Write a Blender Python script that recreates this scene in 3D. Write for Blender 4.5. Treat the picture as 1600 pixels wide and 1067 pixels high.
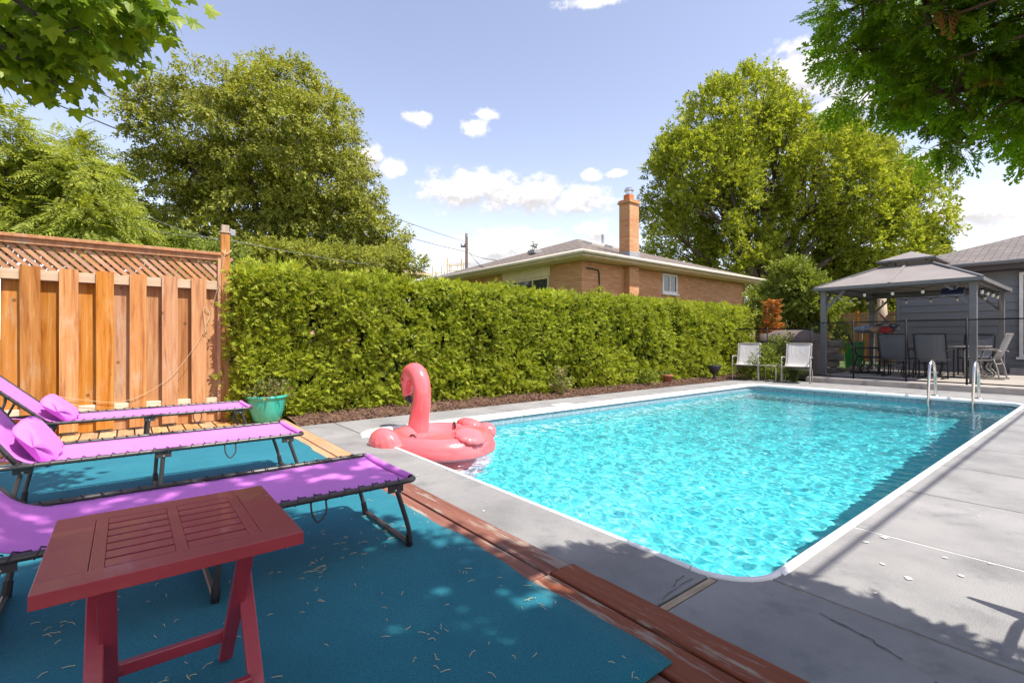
import bpy, bmesh, math, random
import numpy as np
from mathutils import Vector, Matrix
R = math.radians
rng = np.random.default_rng(7)
random.seed(7)
S = bpy.context.scene
COL = S.collection
for o in list(bpy.data.objects): bpy.data.objects.remove(o)

# ------------------------------------------------------------------ camera
# x runs along the pool, y towards the hedge, z up, ground level of the pool deck = 0
cam_d = bpy.data.cameras.new('camera'); cam = bpy.data.objects.new('camera', cam_d); COL.objects.link(cam)
cam.location = (0, 0, 1.0); cam.rotation_euler = (R(90), 0, R(-38.49))
cam_d.sensor_width = 36; cam_d.lens = 17.03; cam_d.shift_y = -0.0028
cam_d.clip_start = 0.02; cam_d.clip_end = 3000
S.camera = cam
S.render.resolution_x, S.render.resolution_y = 1024, 682
FX, FY = Vector((0.6224, 0.7827, 0)), Vector((0.7827, -0.6224, 0))      # view forward, right on the ground
def at(px, py, d): # world point at forward distance d in the direction of photo pixel (px, py)
    return Vector((0, 0, 1)) + FX * d + FY * ((px - 800) / 757 * d) + Vector((0, 0, (529 - py) / 757 * d))

# ------------------------------------------------------------------ light
SUN = Vector((0.175, -0.52, 0.97)).normalized()                         # towards the sun
sun_d = bpy.data.lights.new('sun', 'SUN'); sun = bpy.data.objects.new('sun', sun_d); COL.objects.link(sun)
sun_d.energy = 3.8; sun_d.angle = R(0.55); sun_d.color = (1.0, 0.95, 0.87)
sun.rotation_euler = SUN.to_track_quat('Z', 'Y').to_euler(); sun.location = (0, 0, 30)
S.view_settings.view_transform = 'Standard'; S.view_settings.look = 'None'
S.view_settings.gamma = 1.0; S.view_settings.exposure = 1.05; S.view_settings.use_curve_mapping = False
S.cycles.use_denoising = True
S.cycles.max_bounces = 6; S.cycles.diffuse_bounces = 2; S.cycles.glossy_bounces = 2; S.cycles.transmission_bounces = 5; S.cycles.transparent_max_bounces = 12
S.cycles.sample_clamp_indirect = 6

W = bpy.data.worlds.new('World'); S.world = W; W.use_nodes = True
def world():
    nt = W.node_tree; n = nt.nodes; n.clear(); L = nt.links.new
    def nd(t, **k):
        x = n.new(t)
        for a, b in k.items(): setattr(x, a, b)
        return x
    out = nd('ShaderNodeOutputWorld'); bg = nd('ShaderNodeBackground'); L(bg.outputs[0], out.inputs[0])
    sky = nd('ShaderNodeTexSky', sky_type='NISHITA', sun_disc=False)
    sky.sun_elevation = math.asin(SUN.z); sky.sun_rotation = math.atan2(SUN.x, SUN.y)
    sky.air_density = 1.0; sky.dust_density = .7; sky.ozone_density = 1.6; sky.altitude = 200
    tc = nd('ShaderNodeTexCoord')
    tint = nd('ShaderNodeMixRGB', blend_type='MULTIPLY'); tint.inputs[0].default_value = 1
    L(sky.outputs[0], tint.inputs[1]); tint.inputs[2].default_value = (1.40, 1.06, .92, 1)
    def math_(op, a, b=None, clamp=False):
        m = nd('ShaderNodeMath', operation=op, use_clamp=clamp)
        for i, v in enumerate((a, b)):
            if v is None: continue
            if isinstance(v, (int, float)): m.inputs[i].default_value = v
            else: L(v, m.inputs[i])
        return m.outputs[0]
    # azimuth/elevation of the ray relative to the view direction, as a flat vector
    def dotv(v):
        m = nd('ShaderNodeVectorMath', operation='DOT_PRODUCT'); L(tc.outputs['Generated'], m.inputs[0]); m.inputs[1].default_value = v; return m.outputs['Value']
    az = math_('ARCTAN2', dotv(FY), dotv(FX)); sep = nd('ShaderNodeSeparateXYZ'); L(tc.outputs['Generated'], sep.inputs[0]); el = math_('ARCSINE', sep.outputs[2])
    cb = nd('ShaderNodeCombineXYZ'); L(az, cb.inputs[0]); L(el, cb.inputs[1])
    def noise_(dy, scale=26):
        t = nd('ShaderNodeTexNoise', noise_dimensions='2D'); t.inputs['Scale'].default_value = scale; t.inputs['Detail'].default_value = 8; t.inputs['Roughness'].default_value = .64; v = nd('ShaderNodeVectorMath', operation='MULTIPLY_ADD'); L(cb.outputs[0], v.inputs[0]); v.inputs[1].default_value = (.8, 1.15, 1); v.inputs[2].default_value = (3, dy, 0); L(v.outputs[0], t.inputs['Vector']); return t.outputs[0]
    # cumulus: pixel of the photograph they stand at, half width, half height
    cl = [(745, 298, 74, 28), (835, 305, 56, 24), (905, 312, 50, 20), (810, 388, 90, 26), (735, 402, 60, 18), (930, 360, 26, 16), (1525, 328, 70, 30), (1600, 352, 40, 16),
          (1265, 118, 70, 46), (1325, 165, 52, 36), (1390, 150, 55, 40), (1465, 255, 40, 22), (575, 250, 22, 20), (612, 262, 22, 12), (655, 186, 22, 10), (741, 198, 20, 13), (758, 179, 18, 8),
          (925, 2, 46, 11), (924, 275, 15, 8), (962, 272, 14, 7)]
    rr = random.Random(3); B = []
    for a, b, w, h in cl:
        c = math.hypot(a - 800, 757); e = math.atan2(529 - b, c); B.append((math.atan2(a - 800, 757), e, w / 757 * math.cos(math.atan2(a - 800, 757)) ** 2, h / c * math.cos(e) ** 2))
    for k in range(7): B.append(((1 if k % 2 else -1) * R(rr.uniform(65, 170)), R(rr.uniform(10, 42)), rr.uniform(.08, .16), rr.uniform(.03, .06)))   # the same scattered cumulus round the rest of the sky
    def chain(lst, dy):
        d = None
        for a, e, w, h in lst:
            v = nd('ShaderNodeVectorMath', operation='MULTIPLY_ADD'); L(cb.outputs[0], v.inputs[0]); v.inputs[1].default_value = (1 / w, 1 / h, 0); v.inputs[2].default_value = (-a / w, (-e + dy) / h, 0)
            l = nd('ShaderNodeVectorMath', operation='LENGTH'); L(v.outputs[0], l.inputs[0]); d = l.outputs['Value'] if d is None else math_('MINIMUM', d, l.outputs['Value'])
        return d
    dm = chain(B, 0); dup = chain([x for x in B if x[3] > .018], .012)
    n1 = noise_(0); n2 = noise_(.014)
    den = math_('ADD', math_('SUBTRACT', 1.34, dm), math_('MULTIPLY', math_('SUBTRACT', n1, .5), 2.5))
    mr = nd('ShaderNodeMapRange', interpolation_type='SMOOTHSTEP'); L(den, mr.inputs[0]); mr.inputs[1].default_value = -.12; mr.inputs[2].default_value = .8
    sh = nd('ShaderNodeMapRange', interpolation_type='SMOOTHSTEP'); L(math_('ADD', math_('MULTIPLY', math_('SUBTRACT', dup, dm), 1.3), math_('MULTIPLY', math_('SUBTRACT', n1, n2), 3.0)), sh.inputs[0]); sh.inputs[1].default_value = -.75; sh.inputs[2].default_value = .55
    cc = nd('ShaderNodeMixRGB'); L(sh.outputs[0], cc.inputs[0]); cc.inputs[1].default_value = (2.7, 2.6, 2.62, 1); cc.inputs[2].default_value = (4.3, 4.15, 4.0, 1)
    mix = nd('ShaderNodeMixRGB'); L(math_('MULTIPLY', mr.outputs[0], .94), mix.inputs[0]); L(tint.outputs[0], mix.inputs[1]); L(cc.outputs[0], mix.inputs[2])
    L(mix.outputs[0], bg.inputs[0]); bg.inputs[1].default_value = 0.142
world()

# ------------------------------------------------------------------ mesh helpers
def tag(o, label=None, cat=None, group=None, kind=None):
    if label: o['label'] = label
    if cat: o['category'] = cat
    if group: o['group'] = group
    if kind: o['kind'] = kind
    return o
def empty(name, loc=(0, 0, 0), rz=0, label=None, cat=None, group=None, kind=None):
    o = bpy.data.objects.new(name, None); COL.objects.link(o); o.location = loc; o.rotation_euler = (0, 0, rz); o.empty_display_size = .1
    return tag(o, label, cat, group, kind)
def link(name, me, parent=None, mat=None):
    if mat is not None and not me.materials: me.materials.append(mat)
    o = bpy.data.objects.new(name, me); COL.objects.link(o); o.parent = parent
    return o
def copy_tree(o, parent=None):
    c = o.copy(); COL.objects.link(c); c.parent = parent
    for ch in list(o.children): copy_tree(ch, c)
    return c
def np_mesh(name, V, F, smooth=False):
    me = bpy.data.meshes.new(name); F = np.asarray(F, dtype=np.int32); k = F.shape[1]
    me.vertices.add(len(V)); me.vertices.foreach_set('co', np.asarray(V, dtype=np.float32).ravel())
    me.loops.add(F.size); me.loops.foreach_set('vertex_index', F.ravel())
    me.polygons.add(len(F)); me.polygons.foreach_set('loop_start', np.arange(0, F.size, k, dtype=np.int32))
    me.polygons.foreach_set('use_smooth', np.full(len(F), smooth)); me.update(calc_edges=True)
    return me

class MB:
    def __init__(s): s.v = []; s.f = []
    def add(s, vs, fs):
        b = len(s.v); s.v += [tuple(p) for p in vs]; s.f += [tuple(i + b for i in f) for f in fs]; return s
    def box(s, c, d, rot=None):
        hx, hy, hz = d[0] / 2, d[1] / 2, d[2] / 2
        vs = [Vector((x, y, z)) for z in (-hz, hz) for x, y in ((-hx, -hy), (hx, -hy), (hx, hy), (-hx, hy))]
        if rot is not None: vs = [rot @ v for v in vs]
        return s.add([v + Vector(c) for v in vs], [(3, 2, 1, 0), (4, 5, 6, 7), (0, 1, 5, 4), (1, 2, 6, 5), (2, 3, 7, 6), (3, 0, 4, 7)])
    def bb(s, x0, x1, y0, y1, z0, z1): return s.box(((x0 + x1) / 2, (y0 + y1) / 2, (z0 + z1) / 2), (x1 - x0, y1 - y0, z1 - z0))
    def beam(s, a, b, w, h, up=(0, 0, 1)):
        a, b = Vector(a), Vector(b); d = (b - a); L = d.length; d.normalize()
        x = d.cross(Vector(up)); x = x.normalized() if x.length > 1e-4 else Vector((1, 0, 0)); z = x.cross(d)
        return s.box((a + b) / 2, (w, L, h), Matrix((x, d, z)).transposed())
    def tube(s, pts, r, n=8, cap=True, flat=1.0):
        pts = [Vector(p) for p in pts]; m = len(pts); rs = r if hasattr(r, '__len__') else [r] * m
        t0 = (pts[1] - pts[0]).normalized(); up = Vector((0, 0, 1)) if abs(t0.z) < .9 else Vector((1, 0, 0))
        x = t0.cross(up).normalized(); vs = []
        for i, p in enumerate(pts):
            t = (pts[min(i + 1, m - 1)] - pts[max(i - 1, 0)]).normalized()
            x = (x - t * x.dot(t)).normalized(); y = t.cross(x)
            for k in range(n):
                a = 2 * math.pi * k / n; vs.append(p + x * math.cos(a) * rs[i] + y * math.sin(a) * rs[i] * flat)
        fs = [(i * n + k, i * n + (k + 1) % n, (i + 1) * n + (k + 1) % n, (i + 1) * n + k) for i in range(m - 1) for k in range(n)]
        if cap: fs += [tuple(range(n))[::-1], tuple((m - 1) * n + k for k in range(n))]
        return s.add(vs, fs)
    def lathe(s, prof, n=24, c=(0, 0, 0), sy=1.0):
        vs = [(c[0] + r * math.cos(2 * math.pi * k / n), c[1] + r * sy * math.sin(2 * math.pi * k / n), c[2] + z) for r, z in prof for k in range(n)]
        fs = [(i * n + k, i * n + (k + 1) % n, (i + 1) * n + (k + 1) % n, (i + 1) * n + k) for i in range(len(prof) - 1) for k in range(n)]
        return s.add(vs, fs)
    def ell(s, c, r, n=12, m=8, rot=None):
        vs, fs = [], []
        for i in range(m + 1):
            p = math.pi * i / m
            for k in range(n):
                a = 2 * math.pi * k / n
                q = Vector((r[0] * math.sin(p) * math.cos(a), r[1] * math.sin(p) * math.sin(a), -r[2] * math.cos(p)))
                if rot is not None: q = rot @ q
                vs.append(Vector(c) + q)
        for i in range(m):
            for k in range(n): fs.append((i * n + k, i * n + (k + 1) % n, (i + 1) * n + (k + 1) % n, (i + 1) * n + k))
        return s.add(vs, fs)
    def grid(s, fn, nu, nv):
        vs = [fn(i / nu, j / nv) for j in range(nv + 1) for i in range(nu + 1)]
        return s.add(vs, [(j * (nu + 1) + i, j * (nu + 1) + i + 1, (j + 1) * (nu + 1) + i + 1, (j + 1) * (nu + 1) + i) for j in range(nv) for i in range(nu)])
    def mesh(s, name, smooth=False):
        me = bpy.data.meshes.new(name); me.from_pydata(s.v, [], s.f); me.update()
        if smooth: me.polygons.foreach_set('use_smooth', [True] * len(me.polygons))
        return me
    def build(s, name, mat, parent=None, smooth=False, bevel=0, solid=0, weld=False):
        me = s.mesh(name, smooth)
        if weld:
            bm = bmesh.new(); bm.from_mesh(me); bmesh.ops.remove_doubles(bm, verts=bm.verts, dist=1e-5); bm.to_mesh(me); bm.free()
        o = link(name, me, parent, mat)
        if solid: m = o.modifiers.new('solid', 'SOLIDIFY'); m.thickness = solid; m.offset = 0
        if bevel: m = o.modifiers.new('bevel', 'BEVEL'); m.width = bevel; m.segments = 2; m.limit_method = 'ANGLE'
        return o

def bez(pts, n=8):
    # Catmull-Rom through points
    P = [Vector(p) for p in pts]; P = [P[0] * 2 - P[1]] + P + [P[-1] * 2 - P[-2]]; out = []
    for i in range(1, len(P) - 2):
        for k in range(n):
            t = k / n; a, b, c, d = P[i - 1], P[i], P[i + 1], P[i + 2]
            out.append(.5 * ((2 * b) + (c - a) * t + (2 * a - 5 * b + 4 * c - d) * t * t + (3 * b - a - 3 * c + d) * t ** 3))
    return out + [P[-2]]
def lerp_list(vals, m):
    xs = np.linspace(0, len(vals) - 1, m); return list(np.interp(xs, range(len(vals)), vals))

# ------------------------------------------------------------------ materials
MATS = {}
def new_mat(name):
    m = bpy.data.materials.new(name); m.use_nodes = True; nt = m.node_tree
    return m, nt, nt.nodes, nt.links.new, nt.nodes['Principled BSDF']
def ramp(n, L, fac, stops):
    r = n.new('ShaderNodeValToRGB'); e = r.color_ramp.elements
    while len(e) < len(stops): e.new(.5)
    for i, (p, c) in enumerate(stops): e[i].position = p; e[i].color = (*c, 1)
    L(fac, r.inputs[0]); return r.outputs[0]
def tex(n, L, vec, scale, detail=5, rough=.55, dist=0):
    t = n.new('ShaderNodeTexNoise'); t.inputs['Scale'].default_value = scale; t.inputs['Detail'].default_value = detail
    t.inputs['Roughness'].default_value = rough; t.inputs['Distortion'].default_value = dist; L(vec, t.inputs['Vector']); return t.outputs[0]
def mixc(n, L, fac, a, b, mode='MIX'):
    m = n.new('ShaderNodeMixRGB'); m.blend_type = mode
    for i, v in enumerate((fac, a, b)):
        if isinstance(v, (int, float)): m.inputs[i].default_value = v
        elif isinstance(v, tuple): m.inputs[i].default_value = (*v, 1)
        else: L(v, m.inputs[i])
    return m.outputs[0]
def mapr(n, L, v, a, b, c=0, d=1):
    m = n.new('ShaderNodeMapRange'); m.interpolation_type = 'SMOOTHSTEP'; L(v, m.inputs[0])
    for i, x in enumerate((a, b, c, d)): m.inputs[i + 1].default_value = x
    return m.outputs[0]
def mat(name, stops, scale=3, rough=.6, bump=0, bscale=60, stretch=(1, 1, 1), coord='Object', metal=0, spec=.4, rnd=0, dirt=None, sheen=0, rand_off=False, detail=6, coat=0, bdist=.01):
    m, nt, n, L, p = new_mat(name); tc = n.new('ShaderNodeTexCoord'); vec = tc.outputs[coord]
    oi = n.new('ShaderNodeObjectInfo')
    if rand_off:
        v = n.new('ShaderNodeVectorMath'); v.operation = 'SCALE'; v.inputs[0].default_value = (37, 53, 71); L(oi.outputs['Random'], v.inputs['Scale'])
        a = n.new('ShaderNodeVectorMath'); a.operation = 'ADD'; L(vec, a.inputs[0]); L(v.outputs[0], a.inputs[1]); vec = a.outputs[0]
    mp = n.new('ShaderNodeMapping'); mp.inputs['Scale'].default_value = stretch; L(vec, mp.inputs['Vector']); sv = mp.outputs[0]
    if isinstance(stops, tuple): stops = [(.3, tuple(c * .88 for c in stops)), (.7, tuple(min(1, c * 1.1) for c in stops))]
    c = ramp(n, L, tex(n, L, sv, scale, detail), stops)
    if dirt:
        col, sc, lo, hi, st = dirt
        mp2 = n.new('ShaderNodeMapping'); mp2.inputs['Scale'].default_value = st; L(vec, mp2.inputs['Vector'])
        c = mixc(n, L, mapr(n, L, tex(n, L, mp2.outputs[0], sc, 7, .65), lo, hi), c, col)
    if rnd:
        h = n.new('ShaderNodeHueSaturation'); L(c, h.inputs['Color'])
        L(mapr(n, L, oi.outputs['Random'], 0, 1, 1 - rnd, 1 + rnd), h.inputs['Value']); c = h.outputs[0]
    L(c, p.inputs['Base Color']); p.inputs['Roughness'].default_value = rough; p.inputs['Metallic'].default_value = metal
    p.inputs['Specular IOR Level'].default_value = spec; p.inputs['Coat Weight'].default_value = coat
    if sheen: p.inputs['Sheen Weight'].default_value = sheen
    if bump:
        b = n.new('ShaderNodeBump'); b.inputs['Strength'].default_value = bump; b.inputs['Distance'].default_value = bdist
        L(tex(n, L, sv, bscale, 4), b.inputs['Height']); L(b.outputs[0], p.inputs['Normal'])
    MATS[name] = m; return m
def leaf_mat(name, stops, trans=.35, rough=.5, var_scale=.8, var=(.8, 1.15), spec=.25):
    m, nt, n, L, p = new_mat(name); g = n.new('ShaderNodeNewGeometry'); tc = n.new('ShaderNodeTexCoord')
    c = ramp(n, L, g.outputs['Random Per Island'], stops)
    h = n.new('ShaderNodeHueSaturation'); L(c, h.inputs['Color']); L(mapr(n, L, tex(n, L, tc.outputs['Object'], var_scale, 3), .3, .7, *var), h.inputs['Value'])
    c = h.outputs[0]; L(c, p.inputs['Base Color']); p.inputs['Roughness'].default_value = rough; p.inputs['Specular IOR Level'].default_value = spec
    t = n.new('ShaderNodeBsdfTranslucent'); L(mixc(n, L, 1.0, c, (1.25, 1.2, .55), 'MULTIPLY'), t.inputs[0])
    mx = n.new('ShaderNodeMixShader'); mx.inputs[0].default_value = trans; L(p.outputs[0], mx.inputs[1]); L(t.outputs[0], mx.inputs[2])
    L(mx.outputs[0], n['Material Output'].inputs[0]); MATS[name] = m; return m

mat('concrete', [(.25, (.185, .182, .178)), (.5, (.255, .25, .243)), (.75, (.305, .298, .287))], 2.4, .85, .5, 170, dirt=((.165, .165, .168), 4.5, .50, .78, (1, 1, 1)), rnd=.04, rand_off=True, spec=.2)
mat('old_concrete', [(.25, (.25, .22, .19)), (.55, (.40, .36, .32)), (.8, (.47, .43, .38))], 4, .9, .4, 60, dirt=((.16, .14, .12), 3, .55, .75, (1, 1, 1)), spec=.2)
mat('patio_concrete', [(.25, (.36, .32, .28)), (.6, (.46, .42, .37)), (.8, (.5, .46, .41))], 1.2, .9, .3, 60, spec=.2)
mat('joint_dark', (.045, .038, .03), 6, .95)
mat('joint_wood', [(.3, (.30, .22, .14)), (.7, (.46, .36, .25))], 6, .85, .3, 80, stretch=(1, 8, 8))
mat('joint_white', (.58, .57, .55), 6, .8)
mat('white_spot', (.52, .51, .49), 9, .9)
mat('crack', (.05, .045, .045), 9, .95)
mat('soil', [(.3, (.05, .035, .025)), (.7, (.11, .08, .055))], 8, .95, .6, 30)
mat('lawn', [(.3, (.05, .09, .02)), (.7, (.11, .17, .04))], 6, .95, .5, 40)
mat('mulch', [(.2, (.035, .02, .013)), (.5, (.13, .07, .045)), (.8, (.26, .16, .11))], 25, .9, .8, 60)
mat('bark', [(.3, (.055, .042, .032)), (.7, (.16, .125, .095))], 3, .9, .8, 12, stretch=(3, 3, .6), bdist=.03)
mat('cedar_bark', [(.3, (.13, .07, .045)), (.7, (.28, .17, .12))], 4, .9, .8, 20, stretch=(3, 3, .5), bdist=.02)
def wood_mat(name, stops, dirt, knots=True, ax=2, rnd=.14, rough=.75, bump=.25):
    m, nt, n, L, p = new_mat(name); tc = n.new('ShaderNodeTexCoord'); oi = n.new('ShaderNodeObjectInfo')
    v = n.new('ShaderNodeVectorMath'); v.operation = 'SCALE'; v.inputs[0].default_value = (37, 53, 71); L(oi.outputs['Random'], v.inputs['Scale'])
    a = n.new('ShaderNodeVectorMath'); a.operation = 'ADD'; L(tc.outputs['Object'], a.inputs[0]); L(v.outputs[0], a.inputs[1])
    st = [9, 9, 9]; st[ax] = .55
    mp = n.new('ShaderNodeMapping'); mp.inputs['Scale'].default_value = st; L(a.outputs[0], mp.inputs['Vector'])
    g = tex(n, L, mp.outputs[0], 3.0, 6, .6, .6); c = ramp(n, L, g, stops)
    st2 = [3, 3, 3]; st2[ax] = .32 if name == 'red_deck' else .7
    mp2 = n.new('ShaderNodeMapping'); mp2.inputs['Scale'].default_value = st2; L(a.outputs[0], mp2.inputs['Vector'])
    if dirt: c = mixc(n, L, mapr(n, L, tex(n, L, mp2.outputs[0], dirt[1], 6, .7), dirt[2], dirt[3]), c, dirt[0])
    if knots:
        st3 = [1, 1, 1]; st3[ax] = .8
        mp3 = n.new('ShaderNodeMapping'); mp3.inputs['Scale'].default_value = st3; L(a.outputs[0], mp3.inputs['Vector'])
        vo = n.new('ShaderNodeTexVoronoi'); vo.inputs['Scale'].default_value = 6.5; L(mp3.outputs[0], vo.inputs['Vector'])
        c = mixc(n, L, mapr(n, L, vo.outputs['Distance'], .06, .14, .75, 0), c, (.13, .055, .02))
    h = n.new('ShaderNodeHueSaturation'); L(c, h.inputs['Color']); L(mapr(n, L, oi.outputs['Random'], 0, 1, 1 - rnd, 1 + rnd), h.inputs['Value'])
    w = n.new('ShaderNodeTexWhiteNoise'); w.noise_dimensions = '1D'; L(oi.outputs['Random'], w.inputs['W']); L(mapr(n, L, w.outputs['Value'], 0, 1, .86, 1.1), h.inputs['Saturation'])
    L(h.outputs[0], p.inputs['Base Color']); p.inputs['Roughness'].default_value = rough; p.inputs['Specular IOR Level'].default_value = .25
    b = n.new('ShaderNodeBump'); b.inputs['Strength'].default_value = bump; b.inputs['Distance'].default_value = .006; L(g, b.inputs['Height']); L(b.outputs[0], p.inputs['Normal'])
    MATS[name] = m; return m
wood_mat('fence_wood', [(.3, (.24, .08, .02)), (.46, (.42, .18, .052)), (.58, (.47, .215, .07)), (.72, (.54, .30, .12))], ((.46, .33, .21), 2.2, .52, .80))
wood_mat('lattice_wood', [(.25, (.34, .16, .08)), (.6, (.50, .27, .15)), (.8, (.58, .35, .22))], ((.46, .35, .27), 2.2, .5, .8), knots=False)
wood_mat('rail_wood', [(.25, (.46, .34, .23)), (.6, (.60, .46, .33)), (.8, (.66, .54, .42))], ((.3, .2, .14), 3, .6, .8), ax=0)
wood_mat('deck_wood', [(.25, (.34, .15, .06)), (.5, (.50, .25, .10)), (.75, (.56, .32, .15))], ((.38, .26, .17), 3, .52, .75), ax=1)
wood_mat('red_deck', [(.25, (.13, .042, .025)), (.5, (.22, .075, .045)), (.8, (.27, .105, .065))], ((.31, .25, .20), 4.2, .52, .60), knots=False, ax=1, rnd=.06, bump=.5)
wood_mat('grey_wood', [(.3, (.34, .26, .19)), (.7, (.50, .40, .31))], None, knots=False)
# blue carpet
def carpet_mat():
    m, nt, n, L, p = new_mat('carpet'); tc = n.new('ShaderNodeTexCoord'); v = tc.outputs['Object']
    c = ramp(n, L, tex(n, L, v, 2.0, 6, .65), [(.3, (.006, .145, .20)), (.55, (.012, .185, .245)), (.8, (.03, .235, .285))])
    c = mixc(n, L, mapr(n, L, tex(n, L, v, 120, 4, .85), .38, .66, 0, .7), c, (.002, .085, .13)); c = mixc(n, L, mapr(n, L, tex(n, L, v, 6, 5, .7), .56, .8, 0, .35), c, (.05, .24, .29))
    L(c, p.inputs['Base Color']); p.inputs['Roughness'].default_value = 1; p.inputs['Specular IOR Level'].default_value = .1
    p.inputs['Sheen Weight'].default_value = .18; p.inputs['Sheen Tint'].default_value = (.7, .95, .95, 1)
    b = n.new('ShaderNodeBump'); b.inputs['Strength'].default_value = .7; b.inputs['Distance'].default_value = .006; L(tex(n, L, v, 260, 3, .8), b.inputs['Height']); L(b.outputs[0], p.inputs['Normal'])
    MATS['carpet'] = m
carpet_mat()
def fabric_mat(name, col, trans=.25, weave=900):
    m, nt, n, L, p = new_mat(name); tc = n.new('ShaderNodeTexCoord'); v = tc.outputs['Object']
    c = ramp(n, L, tex(n, L, v, 2.5, 4), [(.3, tuple(x * .93 for x in col)), (.7, tuple(min(1, x * 1.05) for x in col))])
    L(c, p.inputs['Base Color']); p.inputs['Roughness'].default_value = .75; p.inputs['Specular IOR Level'].default_value = .25; p.inputs['Sheen Weight'].default_value = .15
    b = n.new('ShaderNodeBump'); b.inputs['Strength'].default_value = .25; b.inputs['Distance'].default_value = .002; L(tex(n, L, v, weave, 1), b.inputs['Height'])
    b2 = n.new('ShaderNodeBump'); b2.inputs['Strength'].default_value = .6; b2.inputs['Distance'].default_value = .016
    mp = n.new('ShaderNodeMapping'); mp.inputs['Scale'].default_value = (3, .8, 1); L(v, mp.inputs['Vector']); L(tex(n, L, mp.outputs[0], 5, 2), b2.inputs['Height']); L(b.outputs[0], b2.inputs['Normal']); L(b2.outputs[0], p.inputs['Normal'])
    t = n.new('ShaderNodeBsdfTranslucent'); L(c, t.inputs[0]); mx = n.new('ShaderNodeMixShader'); mx.inputs[0].default_value = trans
    L(p.outputs[0], mx.inputs[1]); L(t.outputs[0], mx.inputs[2]); L(mx.outputs[0], n['Material Output'].inputs[0]); MATS[name] = m
fabric_mat('pink_fabric', (.76, .225, .76), .2)
fabric_mat('white_sling', (.55, .53, .51), .2)
fabric_mat('grey_sling', (.155, .165, .195), .15)
mat('frame_metal', (.045, .037, .036), 9, .38, metal=.0, spec=.6)
mat('bungee', (.05, .045, .05), 9, .7)
mat('rivet', (.55, .53, .5), 9, .35, metal=1)
mat('foot_cap', (.012, .012, .014), 9, .5)
mat('red_plastic', [(.3, (.31, .022, .038)), (.7, (.36, .030, .048))], 5, .38, .04, 300, spec=.7, coat=.25, dirt=((.50, .22, .22), 7, .62, .82, (1, 3, 1)))
mat('groove', (.10, .008, .014), 5, .6)
mat('white_metal', (.78, .77, .75), 8, .4, spec=.5)
mat('coping_white', [(.3, (.72, .71, .69)), (.7, (.82, .81, .79))], 3, .45, spec=.5)
mat('steel', (.62, .60, .57), 20, .22, metal=1)
mat('step_white', (.50, .54, .66), 3, .5)
mat('brown_metal', (.30, .27, .245), 8, .45, spec=.5)
mat('black_metal', (.014, .014, .016), 8, .6, spec=.2)
mat('gaz_metal', (.15, .148, .152), 8, .5, spec=.4)
mat('gaz_roof', [(.3, (.225, .20, .185)), (.7, (.265, .238, .22))], 2, .55, spec=.3)
mat('gaz_under', (.16, .13, .115), 3, .7)
mat('siding', [(.3, (.17, .175, .195)), (.7, (.20, .205, .22))], 2, .6, .2, 90, stretch=(1, .3, 4), rnd=.05, rand_off=True)
mat('dark_fascia', (.065, .05, .048), 4, .6)
mat('white_trim', (.72, .70, .67), 4, .5)
mat('cream_trim', (.66, .51, .32), 4, .55); mat('gutter_cream', (.60, .53, .43), 4, .5)
mat('teal_pot', [(.3, (.030, .38, .29)), (.7, (.045, .45, .35))], 3, .3, spec=.5, coat=.3, dirt=((.02, .22, .17), 3, .6, .8, (1, 1, .3)))
mat('terracotta', (.35, .13, .07), 5, .8)
mat('black_pot', (.03, .03, .045), 5, .4)
mat('stone', [(.3, (.17, .14, .12)), (.7, (.33, .29, .25))], 5, .9, .6, 30, rnd=.2, rand_off=True)
mat('green_plastic', (.03, .36, .035), 4, .45)
mat('cover', [(.3, (.13, .095, .085)), (.7, (.19, .145, .13))], 3, .75, .3, 20)
mat('wire', (.035, .035, .035), 5, .6)
mat('pole_wood', (.10, .07, .055), 5, .9)
mat('scaffold', (.62, .48, .18), 5, .5)
mat('peach_wall', (.62, .38, .27), 3, .85)
mat('pale_wall', (.72, .70, .66), 3, .85)
mat('twine', (.55, .46, .30), 9, .9)
mat('needle', [(.3, (.38, .33, .16)), (.7, (.60, .54, .34))], 30, .9, coord='Generated')
mat('solar', (.012, .014, .035), 6, .15, spec=.8)
mat('bulb', (.75, .72, .65), 6, .15, spec=.6)
mat('flame', (.55, .2, .1), 6, .6)
mat('flue', (.55, .16, .06), 6, .8)
mat('lead', (.30, .30, .31), 6, .6)
def glass_mat():
    m, nt, n, L, p = new_mat('window_glass'); p.inputs['Base Color'].default_value = (.03, .035, .04, 1); p.inputs['Roughness'].default_value = .03; p.inputs['Specular IOR Level'].default_value = .8
    MATS['window_glass'] = m
    m, nt, n, L, p = new_mat('fence_mesh'); p.inputs['Base Color'].default_value = (.012, .012, .013, 1); p.inputs['Roughness'].default_value = .7
    t = n.new('ShaderNodeBsdfTransparent'); mx = n.new('ShaderNodeMixShader'); mx.inputs[0].default_value = .12
    L(t.outputs[0], mx.inputs[1]); L(p.outputs[0], mx.inputs[2]); L(mx.outputs[0], n['Material Output'].inputs[0]); MATS['fence_mesh'] = m
glass_mat()
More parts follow.
